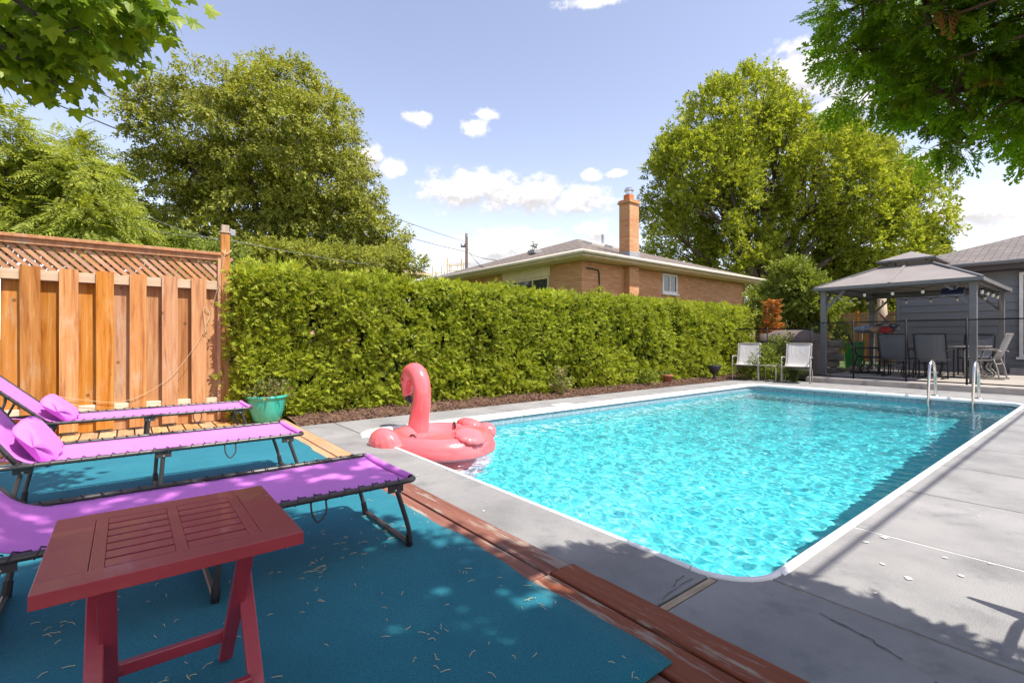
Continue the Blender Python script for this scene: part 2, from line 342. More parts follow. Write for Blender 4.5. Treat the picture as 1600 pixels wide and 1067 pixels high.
def brick_mat(name, c1, c2, mortar, sx=1.0):
    m, nt, n, L, p = new_mat(name); tc = n.new('ShaderNodeTexCoord'); s = n.new('ShaderNodeSeparateXYZ'); L(tc.outputs['Object'], s.inputs[0])
    ad = n.new('ShaderNodeMath'); L(s.outputs[0], ad.inputs[0]); L(s.outputs[1], ad.inputs[1]); cb = n.new('ShaderNodeCombineXYZ'); L(ad.outputs[0], cb.inputs[0]); L(s.outputs[2], cb.inputs[1])
    b = n.new('ShaderNodeTexBrick'); b.inputs['Scale'].default_value = 1; b.inputs['Brick Width'].default_value = .30; b.inputs['Row Height'].default_value = .085
    b.inputs['Mortar Size'].default_value = .012; b.inputs['Color1'].default_value = (*c1, 1); b.inputs['Color2'].default_value = (*c2, 1); b.inputs['Mortar'].default_value = (*mortar, 1); b.inputs['Bias'].default_value = -.1
    L(cb.outputs[0], b.inputs['Vector'])
    c = mixc(n, L, mapr(n, L, tex(n, L, tc.outputs['Object'], 1.5, 5), .35, .75, 0, .3), b.outputs[0], tuple(x * .75 for x in c1)); L(c, p.inputs['Base Color'])
    p.inputs['Roughness'].default_value = .9; bp = n.new('ShaderNodeBump'); bp.inputs['Strength'].default_value = .5; bp.inputs['Distance'].default_value = .01; bp.invert = True; L(b.outputs['Fac'], bp.inputs['Height']); L(bp.outputs[0], p.inputs['Normal']); MATS[name] = m
brick_mat('brick', (.52, .22, .08), (.66, .34, .16), (.38, .25, .16))
def shingle_mat(name, c1, c2):
    m, nt, n, L, p = new_mat(name); tc = n.new('ShaderNodeTexCoord'); uv = tc.outputs['UV']
    b = n.new('ShaderNodeTexBrick'); b.inputs['Scale'].default_value = 1; b.inputs['Brick Width'].default_value = .32; b.inputs['Row Height'].default_value = .15; b.inputs['Mortar Size'].default_value = .012
    b.inputs['Color1'].default_value = (*c1, 1); b.inputs['Color2'].default_value = (*c2, 1); b.inputs['Mortar'].default_value = tuple(x * .35 for x in c1) + (1,); L(uv, b.inputs['Vector'])
    c = mixc(n, L, mapr(n, L, tex(n, L, tc.outputs['Object'], 3, 6, .7), .35, .7, 0, .45), b.outputs[0], tuple(x * .7 for x in c1)); L(c, p.inputs['Base Color']); p.inputs['Roughness'].default_value = .95
    bp = n.new('ShaderNodeBump'); bp.inputs['Strength'].default_value = .6; bp.inputs['Distance'].default_value = .012; bp.invert = True; L(b.outputs['Fac'], bp.inputs['Height']); L(bp.outputs[0], p.inputs['Normal']); MATS[name] = m
shingle_mat('shingle', (.15, .12, .10), (.21, .17, .145))
shingle_mat('shingle_grey', (.155, .135, .125), (.205, .18, .168))
def roof_poly(verts, name, matname, parent):
    # planar roof face with metric uv: u along the eave (first edge), v up the slope
    vs = [Vector(v) for v in verts]; e = (vs[1] - vs[0]).normalized(); nrm = (vs[1] - vs[0]).cross(vs[-1] - vs[0]).normalized(); up = nrm.cross(e)
    me = bpy.data.meshes.new(name); k = len(vs); th = nrm * .03
    me.from_pydata(vs + [v - th for v in vs], [], [tuple(range(k)), tuple(range(2 * k - 1, k - 1, -1))] + [(i, k + i, k + (i + 1) % k, (i + 1) % k) for i in range(k)])
    uv = me.uv_layers.new(name='uv')
    for lp in me.loops:
        q = Vector(me.vertices[lp.vertex_index].co) - vs[0]; uv.data[lp.index].uv = (q.dot(e), q.dot(up))
    me.update(); return link(name, me, parent, MATS[matname])
# liner: vinyl, aqua mottle part print, part painted-in caustic light; grey-blue border band at the top
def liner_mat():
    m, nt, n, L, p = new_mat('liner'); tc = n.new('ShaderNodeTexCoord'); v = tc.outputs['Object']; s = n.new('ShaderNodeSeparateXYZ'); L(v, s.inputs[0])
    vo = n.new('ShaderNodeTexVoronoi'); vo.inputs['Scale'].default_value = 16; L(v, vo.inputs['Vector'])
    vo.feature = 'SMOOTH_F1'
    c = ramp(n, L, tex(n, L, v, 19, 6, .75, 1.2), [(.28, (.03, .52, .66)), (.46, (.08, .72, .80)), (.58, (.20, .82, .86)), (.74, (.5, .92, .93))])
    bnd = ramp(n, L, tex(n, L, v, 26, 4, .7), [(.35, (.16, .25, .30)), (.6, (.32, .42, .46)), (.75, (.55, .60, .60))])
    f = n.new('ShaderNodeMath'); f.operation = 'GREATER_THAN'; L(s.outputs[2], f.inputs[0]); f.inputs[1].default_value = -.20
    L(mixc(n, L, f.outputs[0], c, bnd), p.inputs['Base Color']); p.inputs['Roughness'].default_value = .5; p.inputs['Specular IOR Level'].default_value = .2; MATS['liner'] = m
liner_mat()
def water_mat():
    m, nt, n, L, p = new_mat('water'); n.remove(p); tc = n.new('ShaderNodeTexCoord'); v = tc.outputs['Object']
    b = n.new('ShaderNodeBump'); b.inputs['Strength'].default_value = .35; b.inputs['Distance'].default_value = .02
    h = n.new('ShaderNodeMath'); L(tex(n, L, v, 7, 4, .6, .8), h.inputs[0]); L(tex(n, L, v, 2.5, 2), h.inputs[1]); L(h.outputs[0], b.inputs['Height'])
    g = n.new('ShaderNodeBsdfGlass'); g.inputs['IOR'].default_value = 1.33; g.inputs['Roughness'].default_value = 0; g.inputs['Color'].default_value = (.93, 1, 1, 1)
    L(g.outputs[0], n['Material Output'].inputs[0]); MATS['water'] = m
water_mat()

leaf_mat('hedge_leaf', [(0, (.16, .215, .016)), (.35, (.26, .325, .02)), (.75, (.37, .42, .03)), (.97, (.45, .46, .06)), (1, (.42, .27, .10))], .36, .6, 1.6)
leaf_mat('linden_leaf', [(0, (.155, .19, .022)), (.4, (.25, .28, .034)), (.8, (.35, .36, .06)), (1, (.45, .42, .11))], .38, .5, .6)
leaf_mat('maple_leaf_far', [(0, (.17, .225, .02)), (.4, (.28, .34, .032)), (.8, (.39, .43, .06)), (1, (.48, .49, .11))], .46, .5, .5)
leaf_mat('ash_leaf', [(0, (.15, .20, .02)), (.5, (.28, .33, .034)), (1, (.40, .42, .07))], .42, .5, .8)
leaf_mat('bush_leaf', [(0, (.12, .17, .022)), (.5, (.22, .28, .04)), (1, (.34, .38, .09))], .36, .5, .9)
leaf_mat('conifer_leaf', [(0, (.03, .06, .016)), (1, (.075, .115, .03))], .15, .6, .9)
leaf_mat('near_maple_leaf', [(0, (.13, .22, .012)), (.5, (.23, .35, .018)), (1, (.34, .45, .03))], .55, .4, .6)
leaf_mat('near_cedar_leaf', [(0, (.12, .22, .014)), (.5, (.23, .38, .020)), (.9, (.34, .50, .03)), (1, (.40, .50, .05))], .55, .5, 1.8)
leaf_mat('rust_leaf', [(0, (.42, .13, .04)), (.6, (.62, .24, .10)), (1, (.30, .30, .06))], .3, .6)
leaf_mat('pot_leaf', [(0, (.12, .17, .05)), (.6, (.24, .27, .09)), (.9, (.40, .30, .16)), (1, (.55, .18, .16))], .3, .6)
leaf_mat('grass_blade', [(0, (.06, .11, .02)), (1, (.16, .22, .05))], .3, .6)
leaf_mat('petal', [(0, (.62, .45, .38)), (1, (.75, .68, .58))], .3, .7)

# ------------------------------------------------------------------ foliage helpers
def unit(a): return a / np.maximum(np.linalg.norm(a, axis=-1, keepdims=True), 1e-9)
def frames(z, rg, twist=None):
    z = unit(z); r = rg.normal(size=z.shape); x = unit(np.cross(r, z)); y = np.cross(z, x); return np.stack([x, y, z], axis=-1)
def frames_up(d, nrm):     # local +y along d (growth), local +z near nrm
    y = unit(d); x = unit(np.cross(y, nrm)); z = np.cross(x, y); return np.stack([x, y, z], axis=-1)
def scatter(tv, tf, pos, Rm, s):
    tv = np.asarray(tv, float); V = np.einsum('nij,kj->nki', Rm, tv) * np.asarray(s)[:, None, None] + pos[:, None, :]
    k = len(tv); F = (np.asarray(tf)[None] + (np.arange(len(pos)) * k)[:, None, None]).reshape(-1, np.asarray(tf).shape[1])
    return V.reshape(-1, 3), F
def join(parts):
    vs, fs, b = [], [], 0
    for v, f in parts: vs.append(v); fs.append(f + b); b += len(v)
    return np.concatenate(vs), np.concatenate(fs)
def leaf_tpl(w=.6, fold=.12): # rhombic folded leaf, base at the origin, length 1 along y
    return np.array([(0, 0, 0), (w / 2, .45, fold), (0, 1, -.05), (-w / 2, .45, fold)]), np.array([(0, 1, 2), (0, 2, 3)])
def twig_tpl(n, rg, spread=.9, size=.45, w=.62):
    lv, lf = leaf_tpl(w); parts = []
    for i in range(n):
        t = i / max(n - 1, 1); p = np.array([[0, t * .8, 0]]); a = (i * 2.4) + rg.uniform(-.4, .4)
        d = np.array([[math.cos(a) * spread, .55 + .3 * t, math.sin(a) * spread * .6]]); nr = np.array([[rg.normal() * .4, rg.normal() * .3, 1]])
        parts.append(scatter(lv, lf, p, frames_up(d, nr), np.array([size * rg.uniform(.75, 1.2)])))
    return join(parts)
def spray_tpl(n=7, fan=1.0, w=.1):  # flat fan of narrow blades in the xy plane, drooping at the tip
    vs, fs = [], []
    for i in range(n):
        a = (i / (n - 1) - .5) * fan * 2; ln = 1 - .35 * abs(a) / fan; d = np.array([math.sin(a), math.cos(a)]); pr = np.array([d[1], -d[0]]); b0 = np.array([0, .05 + .25 * (1 - abs(a) / fan)])
        for q, z in ((b0, 0), (b0 + d * ln * .5 + pr * w, -.02), (b0 + d * ln * .85, -.12), (b0 + d * ln * .5 - pr * w, -.02)): vs.append((q[0], q[1], z))
        k = 4 * i; fs += [(k, k + 1, k + 2), (k, k + 2, k + 3)]
    return np.array(vs), np.array(fs)
def frond_tpl(rg):  # cedar frond: curved rachis, alternating side fans of scale leaves
    vs, fs = [], []
    def blade(p, d, ln, w, z):
        pr = np.array([d[1], -d[0]]); k = len(vs)
        for q, zz in ((p - pr * w * .35, z), (p + d * ln * .55 + pr * w, z - .03 * ln), (p + d * ln, z - .10 * ln), (p + d * ln * .55 - pr * w, z - .03 * ln)): vs.append((q[0], q[1], zz))
        fs.extend([(k, k + 1, k + 2), (k, k + 2, k + 3)])
    m = 7
    for i in range(m):
        t = i / m; p = np.array([.08 * math.sin(3 * t), t * .85]); z = -.12 * t * t
        for sgn in ((1, -1) if i < m - 1 else (0,)):
            a = sgn * (.95 - .35 * t) + rg.uniform(-.12, .12); L0 = (.5 - .30 * t) * rg.uniform(.8, 1.15); d = np.array([math.sin(a), math.cos(a)])
            blade(p, d, L0, .028, z)
            for j in range(1, 3):
                for s2 in (1, -1):
                    b = a + s2 * .6; d2 = np.array([math.sin(b), math.cos(b)]); blade(p + d * L0 * j * .32, d2, L0 * (.46 - .08 * j), .026, z - .02)
    blade(np.array([0, 0]), np.array([.05, 1.0]), .95, .018, 0)
    return np.array(vs), np.array(fs)
def maple_leaf_tpl():
    o = [(0, 0), (.10, .02), (.34, -.10), (.30, .10), (.62, .16), (.46, .30), (.56, .56), (.26, .50), (.20, .66), (0, 1.0), (-.20, .66), (-.26, .50), (-.56, .56), (-.46, .30), (-.62, .16), (-.30, .10), (-.34, -.10), (-.10, .02)]
    vs = [(0, .32, .05)] + [(x, y, -.10 * (x * x) - .12 * max(0, y - .5)) for x, y in o] + [(.012, -.5, -.05), (-.012, -.5, -.05)]
    n = len(o); fs = [(0, 1 + i, 1 + (i + 1) % n) for i in range(n)] + [(1, 1 + n, 2 + n)]
    return np.array(vs), np.array(fs)

def lobes_px(lst, d, zs=.9, jit=1.5, rg=rng):
    out = []
    for it in lst:
        px, py, r = it[:3]; dd = d + (it[3] if len(it) > 3 else rg.uniform(-jit, jit)); c = at(px, py, d); c = c + FX * (dd - d)
        out.append((c.x, c.y, c.z, r / 757 * d))
    return np.array(out)
def crown_points(lobes, n_clumps, clump_r, n_per, rg, inner=.25, shape=(1, 1, .7), zmin=None):
    w = lobes[:, 3] ** 2; idx = rg.choice(len(lobes), n_clumps * 2, p=w / w.sum()); L = lobes[idx]
    d = unit(rg.normal(size=(len(idx), 3)) * np.array([1, 1, .9]) + np.array([0, 0, .18])); rad = rg.uniform(.80, 1.06, len(idx))
    inn = rg.random(len(idx)) < inner; rad[inn] = rg.uniform(.35, .75, inn.sum())
    c = L[:, :3] + d * (L[:, 3] * rad)[:, None]
    dist = np.linalg.norm(c[:, None, :] - lobes[None, :, :3], axis=2) / lobes[None, :, 3]; keep = (dist.min(axis=1) > .62) | inn
    if zmin is not None: keep &= c[:, 2] > zmin
    c, d, cr = c[keep][:n_clumps], d[keep][:n_clumps], L[keep][:n_clumps]
    m = len(c); k = rg.normal(size=(m, n_per, 3)); k = unit(k) * (rg.random((m, n_per, 1)) ** .45)
    size = clump_r * rg.uniform(.6, 1.35, (m, 1, 1))
    p = c[:, None, :] + k * np.array(shape) * size
    out = unit(k + d[:, None, :] * .8)
    return c, p.reshape(-1, 3), out.reshape(-1, 3)
def branch_tree(mb, base, lobes, centres, trunk_r, fork_z, rg, n_tip=60, lean=(0, 0)):
    base = Vector(base); fork = Vector((base.x + lean[0], base.y + lean[1], base.z + fork_z))
    mb.tube(bez([base, base * .5 + fork * .5 + Vector((.05, .03, 0)), fork], 5), lerp_list([trunk_r * 1.25, trunk_r * .95, trunk_r * .8], 11), 10)
    for l in lobes:
        c = Vector(l[:3]); mid = fork * .55 + c * .45 + Vector((rg.normal() * .15, rg.normal() * .15, .12 * l[3]))
        r0 = trunk_r * .5 * min(1, .5 + l[3] / 4)
        mb.tube(bez([fork - Vector((0, 0, .3)), mid, c + Vector((0, 0, l[3] * .1))], 5), lerp_list([r0, r0 * .6, r0 * .2], 11), 6)
    for i in rg.choice(len(centres), min(n_tip, len(centres)), replace=False):
        t = Vector(centres[i]); j = int(np.argmin(np.linalg.norm(lobes[:, :3] - centres[i], axis=1))); c = Vector(lobes[j, :3])
        a = fork * .3 + c * .7; mb.tube(bez([a, a * .5 + t * .5 + Vector((0, 0, .1)), t], 3), lerp_list([trunk_r * .14, trunk_r * .08, trunk_r * .03], 7), 5)
def tree(name, label, cat, base, lobes, leaf, n_clumps, clump_r, n_per, tpl, size, seed, trunk_r=.25, fork_z=2.2, group=None, droop=0., up=0., inner=.25, shape=(1, 1, .7), zmin=.3, bark='bark', n_tip=60, lean=(0, 0)):
    rg = np.random.default_rng(seed); c, p, o = crown_points(lobes, n_clumps, clump_r, n_per, rg, inner, shape, zmin)
    d = unit(o + np.array([0, 0, up - droop]) + rg.normal(size=o.shape) * .35); nr = unit(o * .45 + np.array(SUN) * 1.0 + rg.normal(size=o.shape) * .38)
    parts = []; k = len(tpl)
    for i, (tv, tf) in enumerate(tpl):
        s = slice(i, None, k); parts.append(scatter(tv, tf, p[s], frames_up(d[s], nr[s]), size * rg.uniform(.7, 1.3, len(p[s]))))
    V, F = join(parts); root = empty(name, base, 0, label, cat, group); V = V - np.array(base)
    link('crown', np_mesh('crown', V, F), root, MATS[leaf])
    mb = MB(); branch_tree(mb, (0, 0, 0), np.column_stack([lobes[:, :3] - np.array(base), lobes[:, 3]]), c - np.array(base), trunk_r, fork_z, rg, n_tip, lean); mb.build('trunk', MATS[bark], root, True)
    return root

# ================================================================== SETTING
PX0, PX1, PY0, PY1, PR = 1.93, 10.60, .92, 5.0, .24       # pool opening
def ring_ground():
    B = 900; i = .0
    vs = [(-B, -B, -.06), (B, -B, -.06), (B, B, -.06), (-B, B, -.06), (PX0 - .1, PY0 - .1, -.06), (PX1 + .1, PY0 - .1, -.06), (PX1 + .1, PY1 + .1, -.06), (PX0 - .1, PY1 + .1, -.06)]
    o = MB().add(vs, [(0, 1, 5, 4), (1, 2, 6, 5), (2, 3, 7, 6), (3, 0, 4, 7)]).build('ground', MATS['lawn']); tag(o, kind='structure', label='lawn and soil around the pool and houses')
ring_ground()

def rrect(x0, x1, y0, y1, r, n=8):
    out = []
    for cx, cy, a0 in ((x1 - r, y0 + r, -90), (x1 - r, y1 - r, 0), (x0 + r, y1 - r, 90), (x0 + r, y0 + r, 180)):
        for k in range(n + 1):
            a = R(a0 + 90 * k / n); out.append((cx + r * math.cos(a), cy + r * math.sin(a)))
    return out

# concrete pool deck: slabs with recessed joints
deck = MB()
for x0, x1, y0, y1 in ((1.53, PX0 - .02, -5, 5.84), (PX0 - .02, PX1 + .02, -5, PY0 - .02), (PX0 - .02, PX1 + .02, PY1 + .02, 5.84), (PX1 + .02, 12.36, -5, 5.84)): deck.bb(x0, x1, y0, y1, -.12, -.014)
deck = deck.build('pool_deck', MATS['joint_dark']); tag(deck, kind='structure', label='grey concrete deck of slabs around the pool')
def slab(x0, x1, y0, y1, z=0.0):
    g = .006; o = MB().bb(x0 + g, x1 - g, y0 + g, y1 - g, z - .1, z).build('concrete_slab', MATS['concrete'], deck, bevel=.006); return o
JX = [2.10, 3.03, 4.03, 5.04, 6.05, 7.06, 8.07, 9.08, 10.09, 11.1, 12.35]
YS = [-5, -3.4, -1.7, PY0]
for a, b in zip(JX[:-1], JX[1:]):
    for c, d in zip(YS[:-1], YS[1:]): slab(a, b, c, d)
slab(1.53, 2.10, -5, -1.2); 
_l = [(1.536, -1.194), (2.094, -1.194), (2.094, PY0 - .006), (PX0 - .006, PY0 - .006), (PX0 - .006, 1.04), (1.536, 1.04)]
MB().add([(x, y, 0) for x, y in _l] + [(x, y, -.1) for x, y in _l], [(0, 1, 2, 3, 4, 5)] + [(i, 6 + i, 6 + (i + 1) % 6, (i + 1) % 6) for i in range(6)]).build('concrete_slab', MATS['concrete'], deck, bevel=.006)
for c, d in ((1.082, 3.2), (3.2, PY1), (PY1, 5.84)): slab(1.53, PX0, c, d)
for a, b in ((PX0, 4.1), (4.1, 6.3), (6.3, 8.5), (8.5, PX1)): slab(a, b, PY1, 5.84)
for c, d in ((PY0, 2.2), (2.2, 3.6), (3.6, PY1), (PY1, 5.84)): slab(PX1, 12.35, c, d)
def corner_fill(cx, cy, sx, sy):
    r = PR; pts = [(cx - sx * .012, cy - sy * .012), (cx - sx * .012, cy + sy * r)] + [(cx + sx * (r - r * math.cos(a)), cy + sy * (r - r * math.sin(a))) for a in [R(90 * k / 8) for k in range(9)]] + [(cx + sx * r, cy - sy * .012)]
    if sx * sy < 0: pts = pts[::-1]
    k = len(pts); m = MB().add([(x, y, -.001) for x, y in pts] + [(x, y, -.05) for x, y in pts], [tuple(range(k)), tuple(range(2 * k - 1, k - 1, -1))] + [(i, k + i, k + (i + 1) % k, (i + 1) % k) for i in range(k)])
    m.build('corner_slab', MATS['concrete'], deck)
for cx, cy, sx, sy in ((PX0, PY0, 1, 1), (PX1, PY0, -1, 1), (PX0, PY1, 1, -1), (PX1, PY1, -1, -1)): corner_fill(cx, cy, sx, sy)
MB().bb(1.54, 1.925, 1.046, 1.076, -.05, -.004).build('joint_strip', MATS['joint_wood'], deck)
MB().bb(2.094, 2.106, -5, .90, -.05, -.006).build('joint_strip', MATS['joint_wood'], deck)
for x in (3.03, 6.05): MB().bb(x - .0055, x + .0055, -3, .90, -.05, -.003).build('joint_strip', MATS['joint_white'], deck)
rr = random.Random(5)
for k, (x, y, r) in enumerate([(2.55, .55, .028), (2.62, .66, .02), (2.75, .42, .024), (2.92, .5, .022), (3.0, .36, .018), (2.98, .74, .034), (2.84, .78, .025), (2.3, .6, .016), (4.4, .35, .02), (3.75, .5, .012), (1.62, 2.3, .016), (1.72, 2.42, .013), (1.66, 3.2, .012)]):
    m = MB(); n = 9; pts = [(x + .6 * r * rr.uniform(.6, 1.2) * math.cos(2 * math.pi * i / n), y + r * .55 * rr.uniform(.6, 1.2) * math.sin(2 * math.pi * i / n), .004) for i in range(n)]
    m.add(pts, [tuple(range(n))]).build('paint_spot', MATS['white_spot'], deck)
def crack(pts, w):
    m = MB(); P = []
    for i in range(len(pts) - 1):
        a, b = Vector((*pts[i], .0035)), Vector((*pts[i + 1], .0035))
        for k in range(5): P.append(a.lerp(b, k / 5) + Vector((rr.uniform(-.008, .008), rr.uniform(-.008, .008), 0)))
    for i in range(len(P) - 1):
        d = (P[i + 1] - P[i]).normalized(); s = Vector((-d.y, d.x, 0)); w0, w1 = w * rr.uniform(.3, 1.2), w * rr.uniform(.3, 1.2)
        m.add([P[i] - s * w0, P[i + 1] - s * w1, P[i + 1] + s * w1, P[i] + s * w0], [(0, 1, 2, 3)])
    m.build('crack', MATS['crack'], deck)
crack([(1.97, .68), (1.93, .52), (1.88, .40)], .003); crack([(1.84, .34), (1.78, .22), (1.70, .12)], .003); crack([(1.72, 1.12), (1.86, 1.16)], .002); crack([(1.6, 1.10), (1.9, 1.12)], .0015)

# raised patio slab beyond the pool
pat = MB().bb(12.36, 32, -8, 4.55, -.1, .12).build('patio', MATS['patio_concrete'], bevel=.015); tag(pat, kind='structure', label='raised beige concrete patio under the gazebo')
MB().bb(12.345, 12.358, -8, 4.56, -.05, .105).build('step_face', MATS['old_concrete'], pat)
# mulch bed
mb_v, mb_f = [], []
bed = MB().grid(lambda a, b: (1.54 + a * 12.6, 5.85 + b * 1.7, -.02 + .07 * math.sin(b * math.pi) ** .5 + .015 * math.sin(a * 90) * math.sin(b * 9)), 160, 14).build('mulch_bed', MATS['mulch'], None, True); tag(bed, kind='structure', label='dark mulch bed along the hedge')
n = 7500; rg = np.random.default_rng(11)
pos = np.column_stack([rg.uniform(1.56, 14, n), 5.86 + 1.1 * rg.random(n) ** 1.6, np.zeros(n)]); pos[:, 2] = -.005 + .07 * np.sin(np.clip((pos[:, 1] - 5.85) / 1.7, 0, 1) * np.pi) ** .5 + rg.uniform(0, .014, n)
bx = MB().box((0, 0, 0), (1, .3, .14)); V, F = scatter(bx.v, bx.f, pos, frames(rg.normal(size=(n, 3)) * .4 + np.array([0, 0, 1]), rg), rg.uniform(.02, .055, n))
tag(link('mulch_chips', np_mesh('mulch_chips', V, F), None, MATS['mulch']), 'loose brown wood chips on the mulch bed', 'mulch', kind='stuff')

# ------------------------------------------------------------------ swimming pool
pool = empty('swimming_pool', (0, 0, 0), 0, 'rectangular in-ground pool with aqua liner and white coping', 'pool')
outl = rrect(PX0, PX1, PY0, PY1, PR); k = len(outl); ZB = -1.9
m = MB()
zs = [-.005, -.19, -.21, -.6, ZB]
m.add([(x, y, z) for z in zs for x, y in outl], [(i * k + (j + 1) % k, i * k + j, (i + 1) * k + j, (i + 1) * k + (j + 1) % k) for i in range(len(zs) - 1) for j in range(k)])
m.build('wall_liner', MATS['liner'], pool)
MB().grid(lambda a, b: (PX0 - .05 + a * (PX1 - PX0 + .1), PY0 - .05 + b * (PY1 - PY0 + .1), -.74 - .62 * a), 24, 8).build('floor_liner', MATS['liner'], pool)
# corner steps
for j, (r, z) in enumerate(((1.35, -.70), (.95, -.42))):
    pts = [(PX0 + .004, PY1 - .004)] + [(PX0 + .004 + r * math.sin(a), PY1 - .004 - r * math.cos(a)) for a in [R(90 * q / 14) for q in range(15)]]
    q = len(pts); MB().add([(x, y, z) for x, y in pts] + [(x, y, ZB + .002) for x, y in pts], [tuple(range(q)), ] + [(i, q + i, q + (i + 1) % q, (i + 1) % q) for i in range(q)]).build('corner_step', MATS['step_white'], pool)
# coping pieces: bull-nosed white extrusion
def coping(path, prof_w, prof_h, name='coping'):
    m = MB(); P = [Vector((x, y, 0)) for x, y in path]; pr = []
    for i in range(7): a = math.pi * i / 6; pr.append((prof_w / 2 * math.cos(a), prof_h * math.sin(a) ** .8))
    pr = [(prof_w / 2, -.03)] + pr + [(-prof_w / 2, -.03)]; n = len(pr); vs = []
    for i, p in enumerate(P):
        d = (P[min(i + 1, len(P) - 1)] - P[max(i - 1, 0)]).normalized(); s = Vector((-d.y, d.x, 0))
        for a, z in pr: vs.append(p + s * a + Vector((0, 0, z)))
    fs = [(i * n + j, i * n + j + 1, (i + 1) * n + j + 1, (i + 1) * n + j) for i in range(len(P) - 1) for j in range(n - 1)] + [tuple(range(n)), tuple((len(P) - 1) * n + j for j in range(n))[::-1]]
    m.add(vs, fs).build(name, MATS['coping_white'], pool, False, .0)
def line(x0, y0, x1, y1, w, h, off): coping([(x0, y0), (x1, y1)], w, h)
g = .006
for a, b in ((PX0 + PR, 4.16), (4.16, 7.25), (7.25, PX1 - PR)): coping([(a + g, PY1 + .035), (b - g, PY1 + .035)], .11, .03)
for a, b in ((PY0 + PR, 2.9), (2.9, PY1 - PR)): coping([(PX1 + .035, a + g), (PX1 + .035, b - g)], .11, .03)
for a, b in ((PX0 + PR, 4.8), (4.8, 7.7), (7.7, PX1 - PR)): coping([(a + g, PY0 - .014), (b - g, PY0 - .014)], .044, .007)
for a, b in ((PY0 + PR, 2.9), (2.9, PY1 - PR)): coping([(PX0 - .006, a + g), (PX0 - .006, b - g)], .03, .012)
def arc(cx, cy, r, a0, a1, n=10): return [(cx + r * math.cos(R(a0 + (a1 - a0) * i / n)), cy + r * math.sin(R(a0 + (a1 - a0) * i / n))) for i in range(n + 1)]
coping(arc(PX0 + PR, PY0 + PR, PR + .01, 180, 270), .03, .012); coping(arc(PX1 - PR, PY1 - PR, PR + .035, 0, 90), .11, .03)
coping(arc(PX0 + PR, PY1 - PR, PR + .03, 90, 180), .09, .028); coping(arc(PX1 - PR, PY0 + PR, PR + .03, 270, 360), .09, .028)
MB().bb(5.0, 5.35, PY1 + .11, PY1 + .36, .001, .006).build('skimmer_lid', MATS['coping_white'], pool, bevel=.002)
# water surface: rippled mesh
WZ = -.11
def ripple():
    nx, ny = 600, 282; xs = np.linspace(PX0 + .001, PX1 - .001, nx); ys = np.linspace(PY0 + .001, PY1 - .001, ny); X, Y = np.meshgrid(xs, ys); Z = np.zeros_like(X); rg = np.random.default_rng(4)
    for i in range(60):
        lam = math.exp(rg.uniform(math.log(.046), math.log(.23))); a = rg.uniform(0, 2 * math.pi); kx, ky = math.cos(a) * 2 * math.pi / lam, math.sin(a) * 2 * math.pi / lam
        Z += .0017 * lam ** 1.04 * np.sin(kx * X + ky * Y + rg.uniform(0, 7) + .9 * np.sin(X * rg.uniform(1, 3) + Y * rg.uniform(1, 3)))
    V = np.column_stack([X.ravel(), Y.ravel(), WZ + Z.ravel()]); i, j = np.meshgrid(np.arange(nx - 1), np.arange(ny - 1)); b = (j * nx + i).ravel()
    return np_mesh('water', V, np.column_stack([b, b + 1, b + nx + 1, b + nx]), True)
wat = link('water', ripple(), None, MATS['water']); tag(wat, kind='structure', label='rippled clear turquoise pool water')
CAUSTIC = True
if CAUSTIC:
    sun_d.cycles.is_caustics_light = True; wat.cycles.is_caustics_caster = True
    for o in pool.children:
        if 'liner' in o.name or 'step' in o.name: o.cycles.is_caustics_receiver = True

# ------------------------------------------------------------------ wooden deck and carpet
wd = MB().bb(-4, 1.515, -3, 6.9, -.055, -.02).build('wooden_deck', MATS['joint_dark']); tag(wd, kind='structure', label='low wooden deck with red painted edge boards')
u = 1.235; i = 0
def board(x0, x1, y0, y1, z, mt):
    g = .004; o = MB().bb(x0 + g, x1 - g, y0 + .003, y1 - .003, -.018, z).build('deck_board', MATS[mt], wd, bevel=.005); return o
for y0, y1, dx in ((-3, 1.49, .012), (1.49, 4.0, 0), (4.0, 6.85, -.004)):
    mt = 'red_deck' if y0 < 3.9 else 'deck_wood'
    board(1.235 + dx * .5, 1.372 + dx, y0, y1, .018, mt); board(1.376 + dx, 1.515 + dx, y0, y1, .020 + dx * .3, mt)
x = 1.231
while x > -2.2:
    board(x - .142, x, -3 if x > .9 else .0, .95, .012, 'red_deck'); board(x - .142, x, 5.2, 6.85, .012 + random.uniform(-.002, .002), 'deck_wood'); x -= .146
MB().bb(-3.5, 1.20, .95, 5.2, -.018, .008).build('deck_board', MATS['deck_wood'], wd)
def carpet():
    vs = lambda a, b: (-3.4 + a * (1.29 + 3.4) + (.012 * math.sin(b * 31) + .006 * math.sin(b * 77)) * (a > .99), .845 + b * (5.33 - .845), .0225 + .0022 * math.sin(a * 17 + b * 5) * math.sin(b * 21) + (.004 if b > .99 else 0))
    o = MB().grid(vs, 60, 60).build('outdoor_carpet', MATS['carpet'], None, True, solid=.006); tag(o, 'teal blue outdoor carpet laid over the wooden deck', 'carpet')
carpet()
